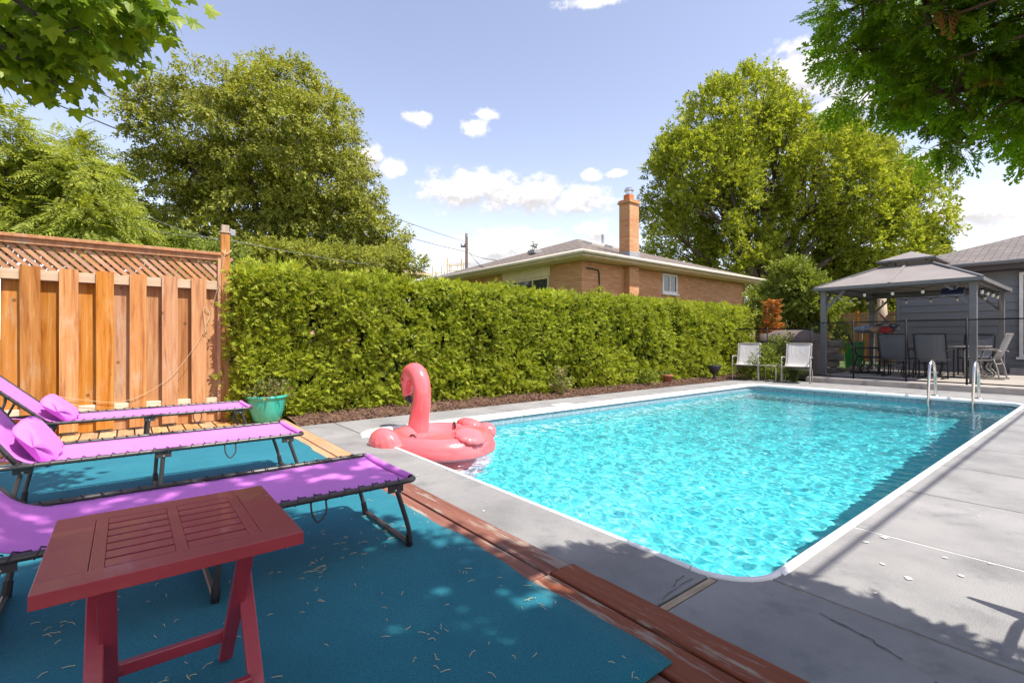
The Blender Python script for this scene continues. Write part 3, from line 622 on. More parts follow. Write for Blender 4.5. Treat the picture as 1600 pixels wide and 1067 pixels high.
# needles and twigs fallen on the carpet
n = 360; rg = np.random.default_rng(21); nb = MB(); hub = rg.uniform([-1.2, .9], [1.2, 2.9], (26, 2))
for i in range(n):
    x = rg.uniform(-1.3, 1.26); y = rg.uniform(.86, 2.9) if rg.random() < .85 else rg.uniform(2.9, 4.5); a = rg.uniform(0, 6.3); L0 = rg.uniform(.008, .034)
    if rg.random() < .45: x, y = hub[rg.integers(26)] + rg.normal(size=2) * .05
    x = min(max(x, -1.4), 1.24); y = max(y, .87); c = rg.uniform(-.5, .5)
    P = [(x + L0 * t * math.cos(a + c * t), y + L0 * t * math.sin(a + c * t), .0292 + .003 * math.sin(t * 3)) for t in (0, .5, 1)]; nb.tube(P, .0011, 4)
tag(nb.build('fallen_needles', MATS['needle']), 'dry cedar needles and twigs scattered over the blue carpet', 'debris', kind='stuff')

# ------------------------------------------------------------------ wooden privacy fence
FV = 6.72
fen = empty('privacy_fence', (0, FV, 0), 0, 'cedar board privacy fence with lattice top behind the loungers', 'fence')
bm_ = MB().box((0, 0, 0), (.145, .022, 1.66)).mesh('fence_board'); bm_.materials.append(MATS['fence_wood'])
xs = .66; first = True
for i in range(8):
    x = .66 - .28 * i
    o = link('face_board', bm_, fen); o.location = (x + random.uniform(-.004, .004), -.045, .875 + random.uniform(-.008, .008)); o.rotation_euler = (0, R(random.uniform(-.25, .25)), 0)
    o = link('back_board', bm_, fen); o.location = (x + .14 + random.uniform(-.004, .004), .045, .84); o.rotation_euler = (0, R(random.uniform(-.25, .25)), 0); o.scale = (1.10, 1, .99)
for z, h in ((1.63, .10), (.26, .09)): MB().bb(-1.6, .865, -.03, .03, z - h / 2, z + h / 2).build('rail', MATS['rail_wood'], fen, bevel=.004)
MB().bb(-1.6, .88, -.07, .065, 1.985, 2.02).build('top_rail', MATS['lattice_wood'], fen, bevel=.005)
MB().bb(-1.6, .865, -.045, -.028, 1.93, 1.985).build('top_trim', MATS['lattice_wood'], fen); MB().bb(.845, .878, -.05, .05, .04, 1.985).build('side_trim', MATS['lattice_wood'], fen, bevel=.003)
sl = MB().box((0, 0, 0), (.036, .008, 1)).mesh('slat'); sl.materials.append(MATS['lattice_wood'])
LZ0, LZ1 = 1.66, 1.97; ln = (LZ1 - LZ0) * math.sqrt(2)
for sgn, yy in ((1, -.012), (-1, .004)):
    x = -1.6
    while x < .70:
        o = link('lattice_slat', sl, fen); o.location = (x + .155, yy, (LZ0 + LZ1) / 2); o.rotation_euler = (0, R(-45 * sgn), 0); o.scale = (1, 1, ln); x += .082
MB().bb(.88, .972, -.046, .046, -.02, 2.26).build('post', MATS['fence_wood'], fen, bevel=.006)
cap = MB().bb(.870, .982, -.056, .056, 2.262, 2.285).bb(.885, .967, -.041, .041, 2.286, 2.36).build('post_cap', MATS['grey_wood'], fen, bevel=.005)
# ------------------------------------------------------------------ hedge
def hedge():
    rg = np.random.default_rng(31); H0, H1 = 1.05, 13.7; Y0 = 6.42; Ht = 1.79
    root = empty('cedar_hedge', (7, 6.9, 0), 0, 'long clipped bright green cedar hedge behind the pool', 'hedge')
    def relief(x, z): # undulation of the single cedars and clipped bumps
        return .028 * np.sin(x * 7.3 + 1.9 * np.sin(x * 1.7)) + .03 * np.sin(x * 3.1 + z * 2.2) + .03 * np.sin(z * 5 + x * 2.0) + .028 * np.sin(x * 13 + z * 9 + 2 * np.sin(x * 4.1)) * np.sin(z * 11 + 1.5 * np.sin(x * 6)) + .12 * np.clip(z - 1.3, 0, 1) ** 2 * 2
    nc = 6000; x = H0 + (H1 - H0) * rg.random(nc) ** 1.25; z = rg.uniform(.02, Ht + .02, nc); y = Y0 + relief(x, z) + rg.uniform(-.05, .10, nc); c1 = np.column_stack([x, y, z]); d1 = np.tile([0., -1, .15], (nc, 1))
    nt = 1700; x = H0 + (H1 - H0) * rg.random(nt) ** 1.2; y = rg.uniform(Y0 + .1, Y0 + .85, nt); c2 = np.column_stack([x, y, Ht + .02 + .035 * np.sin(x * 5.1) + .04 * rg.normal(size=nt)]); d2 = np.tile([0., -.25, 1], (nt, 1))
    nk = 600; c4 = np.column_stack([rg.uniform(H0, H1, nk), Y0 + .9 + rg.normal(size=nk) * .05, rg.uniform(.05, Ht, nk)]); d4 = np.tile([0., 1, .2], (nk, 1)); ne = 300; c3 = np.column_stack([np.where(rg.random(ne) < .5, H0 - .02, H1) + rg.normal(size=ne) * .06, rg.uniform(Y0, Y0 + .8, ne), rg.uniform(.05, Ht, ne)]); d3 = np.tile([-1., -.3, .2], (ne, 1)); d3[c3[:, 0] > 5] *= [-1, 1, 1]
    c = np.concatenate([c1, c2, c3, c4]); d = np.concatenate([d1, d2, d3, d4]); hc = np.column_stack([rg.uniform(H0, H1, 330), rg.uniform(.1, 1.6, 330)]); drop = (np.min(np.hypot((c[:, None, 0] - hc[None, :, 0]), (c[:, None, 2] - hc[None, :, 1]) * .7) - rg.uniform(.01, .065, 330)[None], axis=1) < 0) & (c[:, 2] < 1.7); c, d = c[~drop], d[~drop]
    per = 8; n = len(c) * per; k = unit(rg.normal(size=(n, 3))); D = np.repeat(d, per, 0); P = np.repeat(c, per, 0) + k * rg.uniform(0, .075, (n, 1))
    g = unit(D * .55 + k * 1.0 + np.array([0, 0, .22])); nr = unit(D * .6 + np.array(SUN) * .8 + rg.normal(size=(n, 3)) * .5)
    tp = [spray_tpl(5, .9, .10), spray_tpl(4, .75, .115), spray_tpl(6, 1.05, .085)]
    V, F = join([scatter(tv, tf, P[i::3], frames_up(g[i::3], nr[i::3]), rg.uniform(.05, .10, len(P[i::3]))) for i, (tv, tf) in enumerate(tp)])
    link('foliage', np_mesh('foliage', V - np.array([7, 6.9, 0]), F), root, MATS['hedge_leaf'])
    m = MB()
    for i in range(24):
        xx = 1.3 + i * .53 - 7; m.tube([(xx, .0, 0), (xx + .03, .02, .9), (xx, .05, 1.8)], [.035, .028, .01], 6)
        for q in range(8):
            zz = .2 + q * .2; a = rg.uniform(-.9, .9); m.tube([(xx, .02, zz), (xx + .3 * math.sin(a), -.38, zz + .12)], [.009, .004], 4)
    m.build('stems', MATS['cedar_bark'], root)
    # shaded inner mass of dead twigs that closes the view through the hedge
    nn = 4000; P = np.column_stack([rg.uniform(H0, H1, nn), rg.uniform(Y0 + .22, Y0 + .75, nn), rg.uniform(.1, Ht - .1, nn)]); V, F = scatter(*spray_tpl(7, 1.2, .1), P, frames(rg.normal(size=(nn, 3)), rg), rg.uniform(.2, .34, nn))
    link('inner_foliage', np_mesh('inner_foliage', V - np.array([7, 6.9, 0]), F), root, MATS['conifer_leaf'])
hedge()

# ================================================================== BUILDINGS
def hip_roof(x0, x1, y0, y1, ze, zr, name, matn, parent, inset=None):
    h = min(x1 - x0, y1 - y0) / 2; root = roof_poly([(x0, y0, ze), (x1, y0, ze), (x1 - h, y0 + h, zr), (x0 + h, y0 + h, zr)], name, matn, parent)
    if (x1 - x0) >= (y1 - y0):
        roof_poly([(x1, y1, ze), (x0, y1, ze), (x0 + h, y1 - h, zr), (x1 - h, y1 - h, zr)], name, matn, parent)
        roof_poly([(x0, y1, ze), (x0, y0, ze), (x0 + h, y0 + h, zr)], name, matn, parent); roof_poly([(x1, y0, ze), (x1, y1, ze), (x1 - h, y0 + h, zr)], name, matn, parent)
def window(parent, face, a, b, z0, z1, pos, frame='white_trim', bars=1, depth=.04):
    # face 'y' : wall at y=pos looking -y, a..b along x ; 'x' : wall at x=pos looking -x, a..b along y
    def bx(m, p0, p1, q0, q1, d0, d1): return m.bb(p0, p1, pos - d1, pos - d0, q0, q1) if face == 'y' else m.bb(pos - d1, pos - d0, p0, p1, q0, q1)
    w = .07; fr = MB(); bx(fr, a, a + w, z0, z1, -.02, depth); bx(fr, b - w, b, z0, z1, -.02, depth); bx(fr, a + w, b - w, z0, z0 + w, -.02, depth); bx(fr, a + w, b - w, z1 - w, z1, -.02, depth)
    for i in range(bars):
        c = a + (b - a) * (i + 1) / (bars + 1); bx(fr, c - w * .4, c + w * .4, z0 + w, z1 - w, -.02, depth * .8)
    o = fr.build('window', MATS[frame], parent)
    pn = MB(); bx(pn, a + w, b - w, z0 + w, z1 - w, .004, .012); pn.build('pane', MATS['window_glass'], o)
    si = MB(); bx(si, a - .05, b + .05, z0 - .06, z0 - .002, -.02, depth + .05); si.build('sill', MATS[frame], o)
bh = empty('brick_bungalow', (10.6, 10.0, 0), 0, 'orange brick bungalow with hip shingle roof behind the hedge', 'house')
def brick_house():
    X0, X1, Y0, Y1 = 0, 10.0, 0, 9.0; ZE = 3.36
    MB().bb(X0, X1, Y0, Y1, -.1, ZE - .02).build('wall', MATS['brick'], bh)
    e = .5; MB().bb(X0 - e + .02, X1 + e - .02, Y0 - e + .02, Y1 + e - .02, ZE - .02, ZE + .03).build('soffit', MATS['cream_trim'], bh)
    z1 = ZE + .16
    for p in ((X0 - e - .02, X1 + e + .02, Y0 - e - .03, Y0 - e, ZE + .0, z1), (X0 - e - .03, X0 - e, Y0 - e - .02, Y1 + e, ZE + .0, z1), (X1 + e, X1 + e + .03, Y0 - e - .02, Y1 + e, ZE, z1)): MB().bb(*p).build('fascia', MATS['cream_trim'], bh)
    m = MB().tube([(X0 - e - .08, Y0 - e - .085, z1 - .05), (X1 + e + .08, Y0 - e - .085, z1 - .05)], .06, 8); m.build('gutter', MATS['gutter_cream'], bh, True)
    MB().tube([(X0 - e - .085, Y0 - e - .08, z1 - .05), (X0 - e - .085, Y1 + e, z1 - .05)], .06, 8).build('gutter', MATS['gutter_cream'], bh, True)
    MB().tube(bez([(X1 + e - .1, Y0 - e - .06, z1 - .1), (X1 + e - .15, Y0 - e + .1, z1 - .22), (X1 - .05, Y0 - .06, z1 - .5), (X1 - .05, Y0 - .06, .1)], 4), .04, 8).build('downspout', MATS['gutter_cream'], bh, True)
    hip_roof(X0 - e - .05, X1 + e + .05, Y0 - e - .05, Y1 + e + .05, z1, z1 + 1.74, 'roof_slope', 'shingle', bh)
    window(bh, 'y', 4.05, 4.95, 2.60, 3.28, 0); window(bh, 'x', 1.4, 3.8, 2.05, 3.0, 0, 'cream_trim', 2)
    MB().bb(-.03, -.005, 1.35, 3.85, 3.01, 3.34).build('window_header', MATS['cream_trim'], bh)
    ch = MB().bb(1.98, 2.46, -.22, .12, -.1, ZE - .03).bb(1.98, 2.46, -.22, .20, ZE + .04, 5.36).build('chimney', MATS['brick'], bh)
    MB().bb(1.94, 2.50, -.26, .24, 5.362, 5.43).bb(1.965, 2.475, -.235, .215, 5.432, 5.48).build('chimney_crown', MATS['brick'], ch)
    MB().bb(1.96, 2.48, -.24, .22, z1 + .06, z1 + .28).build('flashing', MATS['lead'], ch)
    MB().bb(2.10, 2.34, -.12, .12, 5.482, 5.68).build('flue_tile', MATS['flue'], ch, bevel=.01)
    MB().lathe([(.11, 0), (.11, .12), (.16, .12), (.16, .16), (.10, .22), (0, .23)], 14, (2.22, 0, 5.685)).build('chimney_cap', MATS['steel'], ch)
    rz_ = lambda x, y: z1 + 1.74 / 5.05 * (min(x, y) + .55)
    for x, y, r, h in ((3.6, 2.3, .05, .45), (4.1, 1.1, .05, .32)): MB().tube([(x, y, rz_(x, y) - .1), (x, y, rz_(x, y) + h)], r, 8).build('roof_vent_pipe', MATS['lead'], bh)
    for x, y in ((3.2, 2.4), (4.6, 2.6)): MB().box((x, y, rz_(x, y) + .05), (.7, .5, .12), Matrix.Rotation(R(19), 3, 'X')).build('roof_vent', MATS['pale_wall'], bh, bevel=.02)
    MB().box((1.3, 3.6, rz_(1.3, 3.6) + .05), (.4, .4, .14)).build('roof_vent', MATS['lead'], bh, bevel=.02)
    MB().tube(bez([(.75, -.025, 2.2), (.75, -.025, 3.0), (.6, -.025, 3.1), (.2, -.03, 3.12)], 4), .022, 6).build('conduit', MATS['wire'], bh, True)
brick_house()

gh = empty('grey_house', (17.7, 4.1, .12), 0, 'grey sided bungalow with shingle roof behind the gazebo', 'house')
def grey_house():
    ZE = 2.62; MB().bb(.02, 9, -11, -.02, -.1, ZE).build('wall', MATS['dark_fascia'], gh)
    sb = MB().add([(0, -11, 0), (0, 0, 0), (-.036, 0, 0), (-.036, -11, 0), (0, -11, .2), (0, 0, .2), (-.006, 0, .2), (-.006, -11, .2)], [(0, 1, 2, 3), (7, 6, 5, 4), (3, 2, 6, 7), (2, 1, 5, 6), (0, 3, 7, 4), (1, 0, 4, 5)]).mesh('siding_board'); sb.materials.append(MATS['siding'])
    for i in range(13): o = link('siding_board', sb, gh); o.location = (.02, 0, .02 + i * .2)
    MB().bb(-.03, .03, -.08, .012, 0, ZE).build('corner_trim', MATS['siding'], gh)
    MB().bb(-.03, 9, -.02, .012, 0, ZE - .002).build('side_wall', MATS['siding'], gh)
    MB().bb(-.45, 9.4, -11.4, .45, ZE + .002, ZE + .05).build('soffit', MATS['dark_fascia'], gh)
    for p in ((-.49, -.45, -11.4, .49, ZE, ZE + .2), (-.49, 9.4, .45, .49, ZE, ZE + .2)): MB().bb(*p).build('fascia', MATS['dark_fascia'], gh)
    MB().tube([(-.55, -11.4, ZE + .17), (-.55, .5, ZE + .17)], .055, 8).build('gutter', MATS['gaz_metal'], gh, True)
    hip_roof(-.55, 9.5, -11.5, .55, ZE + .21, ZE + 2.15, 'roof_slope', 'shingle_grey', gh) if False else None
    x0, x1, y0, y1, ze, zr = -.55, 9.5, -11.5, .55, ZE + .21, ZE + 1.95; h = (x1 - x0) / 2
    for q in ([(x0, y1, ze), (x0, y0, ze), (x0 + h, y0 + h, zr), (x0 + h, y1 - h, zr)], [(x1, y0, ze), (x1, y1, ze), (x1 - h, y1 - h, zr), (x1 - h, y0 + h, zr)], [(x1, y1, ze), (x0, y1, ze), (x0 + h, y1 - h, zr)], [(x0, y0, ze), (x1, y0, ze), (x0 + h, y0 + h, zr)]):
        roof_poly(q, 'roof_slope', 'shingle_grey', gh)
    window(gh, 'x', -4.2, -2.5, .42, 2.55, -.04, 'white_trim', 1, .05)
    MB().bb(-.35, -.03, -4.4, -2.35, -.05, .14).build('door_step', MATS['old_concrete'], gh, bevel=.01)
grey_house()

# far house with scaffold, pole, wires
fh = empty('far_house', tuple(at(622, 529, 34)[:2]) + (0,), 0, 'distant peach gabled house half hidden by the linden tree', 'house')
def far_house():
    MB().bb(-7, 0, -.5, 7, 0, 5.6).build('wall', MATS['peach_wall'], fh); MB().bb(-.2, 1.6, -.6, 6, 0, 4.6).build('wing_wall', MATS['pale_wall'], fh)
    roof_poly([(-8, -1.4, 5.55), (1.9, -1.4, 5.55), (-.4, 3.2, 7.3), (-8, 3.2, 7.3)], 'roof_slope', 'shingle', fh); roof_poly([(1.9, -1.4, 5.55), (1.9, 7.5, 5.55), (-.4, 3.2, 7.3)], 'roof_slope', 'shingle', fh)
    MB().bb(-8, 1.9, -1.4, -1.36, 5.42, 5.6).build('fascia', MATS['cream_trim'], fh)
    MB().bb(-7.9, 1.8, -1.3, 7, 5.38, 5.42).build('soffit', MATS['peach_wall'], fh)
far_house()
def scaffold(px, d, w, h0, h1, label):
    p = at(px, 529, d); r = empty('scaffold_frame', (p.x, p.y, 0), R(-38.49), label, 'scaffold', 'scaffold frames by the far house')
    for x in (0, w):
        MB().tube([(x, 0, 0), (x, 0, h1)], .045, 6).build('upright', MATS['scaffold'], r)
        MB().tube([(x, 1.5, 0), (x, 1.5, h1 * .98)], .045, 6).build('upright', MATS['scaffold'], r)
    for z in (h0, h1 - .5, h1 - .9): MB().tube([(0, 0, z), (w, 0, z)], .035, 6).build('ledger', MATS['scaffold'], r)
    MB().tube([(0, 0, h0), (w, 0, h1 - .9)], .025, 6).build('brace', MATS['scaffold'], r); MB().tube([(.3, 0, h1 - .9), (.3, 0, h1 - .5)], .025, 6).build('brace', MATS['scaffold'], r); MB().tube([(w - .3, 0, h1 - .9), (w - .3, 0, h1 - .5)], .025, 6).build('brace', MATS['scaffold'], r)
scaffold(699, 36, 1.05, 4.2, 6.95, 'taller yellow scaffold frame standing left of the utility pole')
scaffold(676, 37, .7, 3.6, 6.5, 'scaffold frame against the corner of the far peach house')
pp = at(729, 529, 42)
po = empty('utility_pole', (pp.x, pp.y, 0), R(-38.49), 'dark wooden utility pole rising behind the brick house roof', 'utility pole')
MB().tube([(0, 0, 0), (0, 0, 9.7)], [.17, .12], 10).build('pole', MATS['pole_wood'], po, True); MB().bb(-.5, .1, -.06, .06, 8.9, 9.05).build('crossarm', MATS['pole_wood'], po)
for x in (-.45, -.15): MB().lathe([(.05, 0), (.07, .05), (.05, .1), (.07, .14), (0, .2)], 8, (x, 0, 9.05)).build('insulator', MATS['lead'], po)
MB().lathe([(.08, 0), (.13, .08), (.13, .4), (0, .5)], 10, (0, 0, 9.7)).build('pole_top', MATS['lead'], po)
def cable(name, a, b, sag, r, label, mt='wire'):
    a, b = Vector(a), Vector(b); P = [a.lerp(b, i / 24) - Vector((0, 0, sag * 4 * (i / 24) * (1 - i / 24))) for i in range(25)]
    tag(MB().tube(P, r, 6).build(name, MATS[mt], None, True), label, 'cable')
T = at(727, 378, 42); T2 = at(727, 393, 42)
cable('overhead_cable', at(20, 85, 13), T, .35, .016, 'upper black cable running from the pole up to the left')
cable('overhead_cable', at(20, 135, 13), T2, .5, .018, 'lower black cable running from the pole up to the left')
cable('overhead_cable', T, tuple(bh.location + Vector((-.4, 4.5, 3.6))), .3, .014, 'thin cable from the pole down to the brick house roof')
cable('overhead_cable', T2, tuple(bh.location + Vector((-.5, 1.6, 3.45))), .25, .018, 'black service cable sloping to the eave of the brick house')
cable('overhead_cable', (.9, FV, 2.2), at(722, 384, 41), .9, .0035, 'pale wire strung from the fence post to the pole', 'lead')
cable('fence_wire', (.9, FV, 2.17), at(215, 330, 9.5), .05, .003, 'steeper thin wire running from the fence post up left', 'lead')
cable('fence_wire', (.9, FV, 2.20), at(205, 352, 9), .04, .003, 'flatter thin wire running from the fence post up left', 'lead')
cable('overhead_cable', (-9, -.985, 3.35), (14, -.985, 3.35), .0, .017, 'service cable crossing over the right deck behind the photographer')

# ================================================================== TREES
trg = np.random.default_rng(2)
TW = [twig_tpl(5, trg, .9, .50), twig_tpl(5, trg, 1.0, .52), twig_tpl(6, trg, .8, .46)]
TWU = [twig_tpl(5, trg, .75, .56, .7), twig_tpl(5, trg, .85, .54, .75)]
def pinnate(rg):
    lv, lf = leaf_tpl(.36, .06); parts = []
    for i in range(6):
        for s in (-1, 1):
            t = i / 6; parts.append(scatter(lv, lf, np.array([[0, .1 + t * .8, -.25 * t * t]]), frames_up(np.array([[s * .9, .35, -.3 * t]]), np.array([[0, .1, 1.]])), np.array([.34 * (1 - .3 * abs(t - .4))])))
    parts.append(scatter(lv, lf, np.array([[0, .9, -.22]]), frames_up(np.array([[0, 1., -.5]]), np.array([[0, .2, 1.]])), np.array([.3]))); return join(parts)
PIN = [pinnate(trg)]
lb = lobes_px([(425, 160, 72), (345, 165, 55), (485, 175, 60), (395, 215, 85), (285, 205, 55), (300, 255, 65), (500, 230, 62), (465, 270, 75), (370, 290, 85), (260, 300, 62), (530, 300, 62), (570, 345, 52), (590, 390, 48), (505, 360, 75), (420, 370, 85), (320, 360, 80), (235, 345, 45), (250, 400, 55), (450, 420, 60), (550, 420, 60), (360, 420, 70)], 16, jit=1.5)
tree('linden_tree', 'big dense rounded linden tree behind the left end of the hedge', 'tree', tuple(at(420, 529, 16)[:2]) + (0,), lb, 'linden_leaf', 1150, .46, 34, TW, .20, 41, .3, 2.0, droop=.75, shape=(1, 1, .45), zmin=1.2, inner=.22)
lb = lobes_px([(1140, 195, 52), (1195, 205, 50), (1085, 220, 48), (1060, 270, 52), (1120, 270, 65), (1190, 275, 70), (1255, 222, 56), (1305, 235, 56), (1345, 275, 52), (1215, 200, 45), (1265, 290, 72), (1040, 300, 48), (1095, 315, 65), (1170, 330, 72), (1312, 320, 62), (1367, 300, 45), (1382, 345, 45), (1250, 370, 75), (1330, 385, 65), (1015, 355, 34), (1080, 390, 60), (1160, 410, 62), (1240, 440, 70), (1362, 395, 50), (1310, 440, 60)], 26, jit=2.4)
tree('maple_tree', 'tall broad maple tree with upright leaf tufts right of the chimney', 'tree', tuple(at(1195, 529, 26)[:2]) + (0,), lb, 'maple_leaf_far', 1750, .56, 27, TWU, .24, 43, .42, 3.0, up=.7, shape=(.75, .75, 1.0), zmin=1.5, inner=.2, n_tip=220)
lb = lobes_px([(45, 255, 55), (110, 265, 50), (10, 300, 60), (80, 310, 60), (150, 300, 40), (160, 340, 45), (40, 350, 60), (110, 355, 55), (-60, 280, 80), (190, 370, 40)], 9, jit=.9)
tree('ash_tree', 'light green ash tree with feathery leaves behind the wooden fence', 'tree', tuple(at(90, 529, 9)[:2]) + (0,), lb, 'ash_leaf', 330, .26, 21, PIN, .26, 47, .1, 1.2, droop=.5, zmin=1.5, shape=(1, 1, .7), inner=.3)
lb = lobes_px([(230, 390, 40), (180, 380, 45), (280, 410, 40), (120, 390, 45), (340, 410, 30)], 10.5, jit=.5)
tree('elder_shrub', 'leafy green shrub showing above the fence below the linden', 'shrub', tuple(at(220, 529, 10.5)[:2]) + (0,), lb, 'bush_leaf', 140, .26, 26, TW, .15, 49, .06, .8, droop=.3, zmin=1.0)
lb = lobes_px([(420, 410, 32), (480, 415, 30), (540, 415, 28), (600, 415, 26), (640, 418, 16)], 13, jit=.5)
tree('lilac_shrub', 'olive green shrub between the hedge top and the linden', 'shrub', tuple(at(520, 529, 13)[:2]) + (0,), lb, 'linden_leaf', 150, .3, 26, TW, .16, 50, .06, .8, droop=.3, zmin=1.0)
lb = lobes_px([(1230, 430, 20), (1245, 455, 26), (1205, 470, 24), (1255, 480, 30), (1275, 460, 18), (1285, 480, 24), (1240, 515, 38), (1190, 500, 22), (1275, 520, 30), (1210, 445, 14), (1262, 430, 14)], 15.6, jit=.4)
tree('lilac_bush', 'tall loose pale green bush between the hedge and the gazebo', 'bush', tuple(at(1240, 529, 15.6)[:2]) + (0,), lb, 'bush_leaf', 260, .26, 24, TW, .19, 53, .05, .7, up=.2, zmin=.1)
lb = lobes_px([(1330, 440, 40), (1380, 445, 42), (1300, 470, 36), (1350, 475, 40), (1400, 470, 40), (1440, 440, 45), (1310, 420, 40)], 27, jit=.5)
tree('elm_tree', 'dark green leafy tree showing under the gazebo roof', 'tree', tuple(at(1360, 529, 27)[:2]) + (0,), lb, 'linden_leaf', 330, .6, 26, TW, .34, 55, .2, 1.5, droop=.3, zmin=.4)
def conifer(name, label, px, py, d, rad, seed, n=1500, size=.5):
    rg = np.random.default_rng(seed); p = at(px, 529, d); top = at(px, py, d).z; t = rg.random(n) ** .7; z = top * (1 - t * .95); r = rad * t * rg.uniform(.5, 1.05, n); a = rg.uniform(0, 6.28, n)
    P = np.column_stack([r * np.cos(a), r * np.sin(a), z]); dd = np.column_stack([np.cos(a), np.sin(a), -.25 + .5 * rg.random(n)]); root = empty(name, (p.x, p.y, 0), 0, label, 'tree')
    V, F = scatter(*spray_tpl(7, 1.0, .1), P, frames_up(dd, np.tile([0, 0, 1.], (n, 1)) + rg.normal(size=(n, 3)) * .3), rg.uniform(.6, 1.2, n) * size); link('crown', np_mesh('crown', V, F), root, MATS['conifer_leaf'])
    MB().tube([(0, 0, 0), (0, 0, top * .97)], [.2, .02], 8).build('trunk', MATS['bark'], root)
conifer('spruce_tree', 'dark spruce between the maple and the grey house roof', 1450, 335, 34, 3.0, 61, 2600, .7)
conifer('spruce_tree', 'tiny spruce tip poking above the brick house ridge', 835, 377, 40, .9, 62, 700, .35)

# maple branch hanging in at the top left, its tree stands left of the photographer
def near_maple():
    rg = np.random.default_rng(71); base = np.array([-3.2, 1.2, 0.])
    root = empty('overhanging_maple', tuple(base), 0, 'maple tree whose leafy branches hang in at the top left', 'tree')
    lob = lobes_px([(40, 5, 80), (120, 15, 75), (190, 0, 58), (50, 80, 62), (130, 75, 45), (10, 115, 50), (240, -10, 38), (-60, 40, 100), (75, 125, 34), (180, 45, 42), (60, -50, 60)], 2.4, jit=.2, rg=rg)
    tpl = maple_leaf_tpl(); c, p, o = crown_points(lob, 190, .13, 9, rg, .3, (1, 1, .55))
    # the rest of the crown, out of view above and behind, shades the carpet and the table
    ex = np.array([(-1.1, -.75, 4.3, .8), (-.2, -.6, 4.5, .85), (.75, -.6, 4.4, .85), (1.15, -.95, 4.5, .65), (-.3, -1.7, 5.0, 1.1), (.9, -1.7, 4.9, 1.0), (-1.6, -1.7, 4.7, 1.1), (-2.8, -1.2, 4.8, 1.2), (-3.6, .0, 5.2, 1.1), (1.7, -2.0, 4.8, .7), (1.2, .0, 4.4, .5), (.8, -.02, 4.4, .55), (1.45, -.12, 4.3, .35), (1.72, -.62, 4.4, .42)])
    c2, p2, o2 = crown_points(ex, 620, .30, 14, rg, .5, (1, 1, .55))
    allp = np.concatenate([p, p2]); allo = np.concatenate([o, o2]); n = len(allp)
    d = unit(allo * .7 + np.array([0, 0, -.75]) + rg.normal(size=(n, 3)) * .35); nr = unit(np.array([.1, -.85, .5]) + allo * .25 + rg.normal(size=(n, 3)) * .42); Rm = frames_up(d, nr); s = rg.uniform(.05, .088, n); s[len(p):] *= 2.1
    # the three hundred that show largest are leaves of their own
    rel = p - np.array([0, 0, 1]); fw = rel @ np.array([.6224, .7827, 0]); sx = 800 + 757 * (rel @ np.array([.7827, -.6224, 0])) / fw; sy = 529 - 757 * rel[:, 2] / fw
    vis = np.where((sx > 5) & (sx < 330) & (sy > 5) & (sy < 230))[0]; vis = vis[np.argsort(-(s[vis] / fw[vis]))][:300]
    lm = np_mesh('leaf', tpl[0], tpl[1]); lm.materials.append(MATS['near_maple_leaf_single'])
    for i in vis:
        ob = link('leaf', lm, root); M4 = Matrix(Rm[i].tolist()).to_4x4(); M4.translation = Vector(allp[i] - base); ob.matrix_local = M4 @ Matrix.Scale(s[i], 4)
    rest = np.setdiff1d(np.arange(n), vis); V, F = scatter(tpl[0], tpl[1], allp[rest] - base, Rm[rest], s[rest])
    tag(link('crown', np_mesh('crown', V, F), root, MATS['near_maple_leaf']), kind='stuff')
    mb = MB(); mb.tube(bez([(0, 0, 0), (.05, 0, 1.2), (.15, -.1, 2.6), (.5, -.3, 3.8)], 6), lerp_list([.22, .17, .13, .1], 19), 10)
    fk = Vector((.15, -.1, 2.6))
    for l in np.concatenate([lob, ex]):
        t = Vector(l[:3] - base); mb.tube(bez([fk, fk * .45 + t * .55 + Vector((0, 0, .25)), t], 5), lerp_list([.06, .03, .008], 11), 6)
    cc = np.concatenate([c, c2])
    for i in range(0, len(cc), 2):
        al = np.concatenate([lob, ex]); j = int(np.argmin(np.linalg.norm(al[:, :3] - cc[i], axis=1))); a = Vector(al[j, :3] - base); b = Vector(cc[i] - base); mb.tube([a, a * .5 + b * .5 + Vector((0, 0, .04)), b], [.008, .005, .003], 4)
    mb.build('trunk', MATS['bark'], root, True)
_single = MATS['near_maple_leaf'].copy(); _single.name = 'near_maple_leaf_single'
_n = _single.node_tree; _oi = _n.nodes.new('ShaderNodeObjectInfo'); _rp = [x for x in _n.nodes if x.type == 'VALTORGB'][0]; _n.links.new(_oi.outputs['Random'], _rp.inputs[0]); MATS['near_maple_leaf_single'] = _single
near_maple()
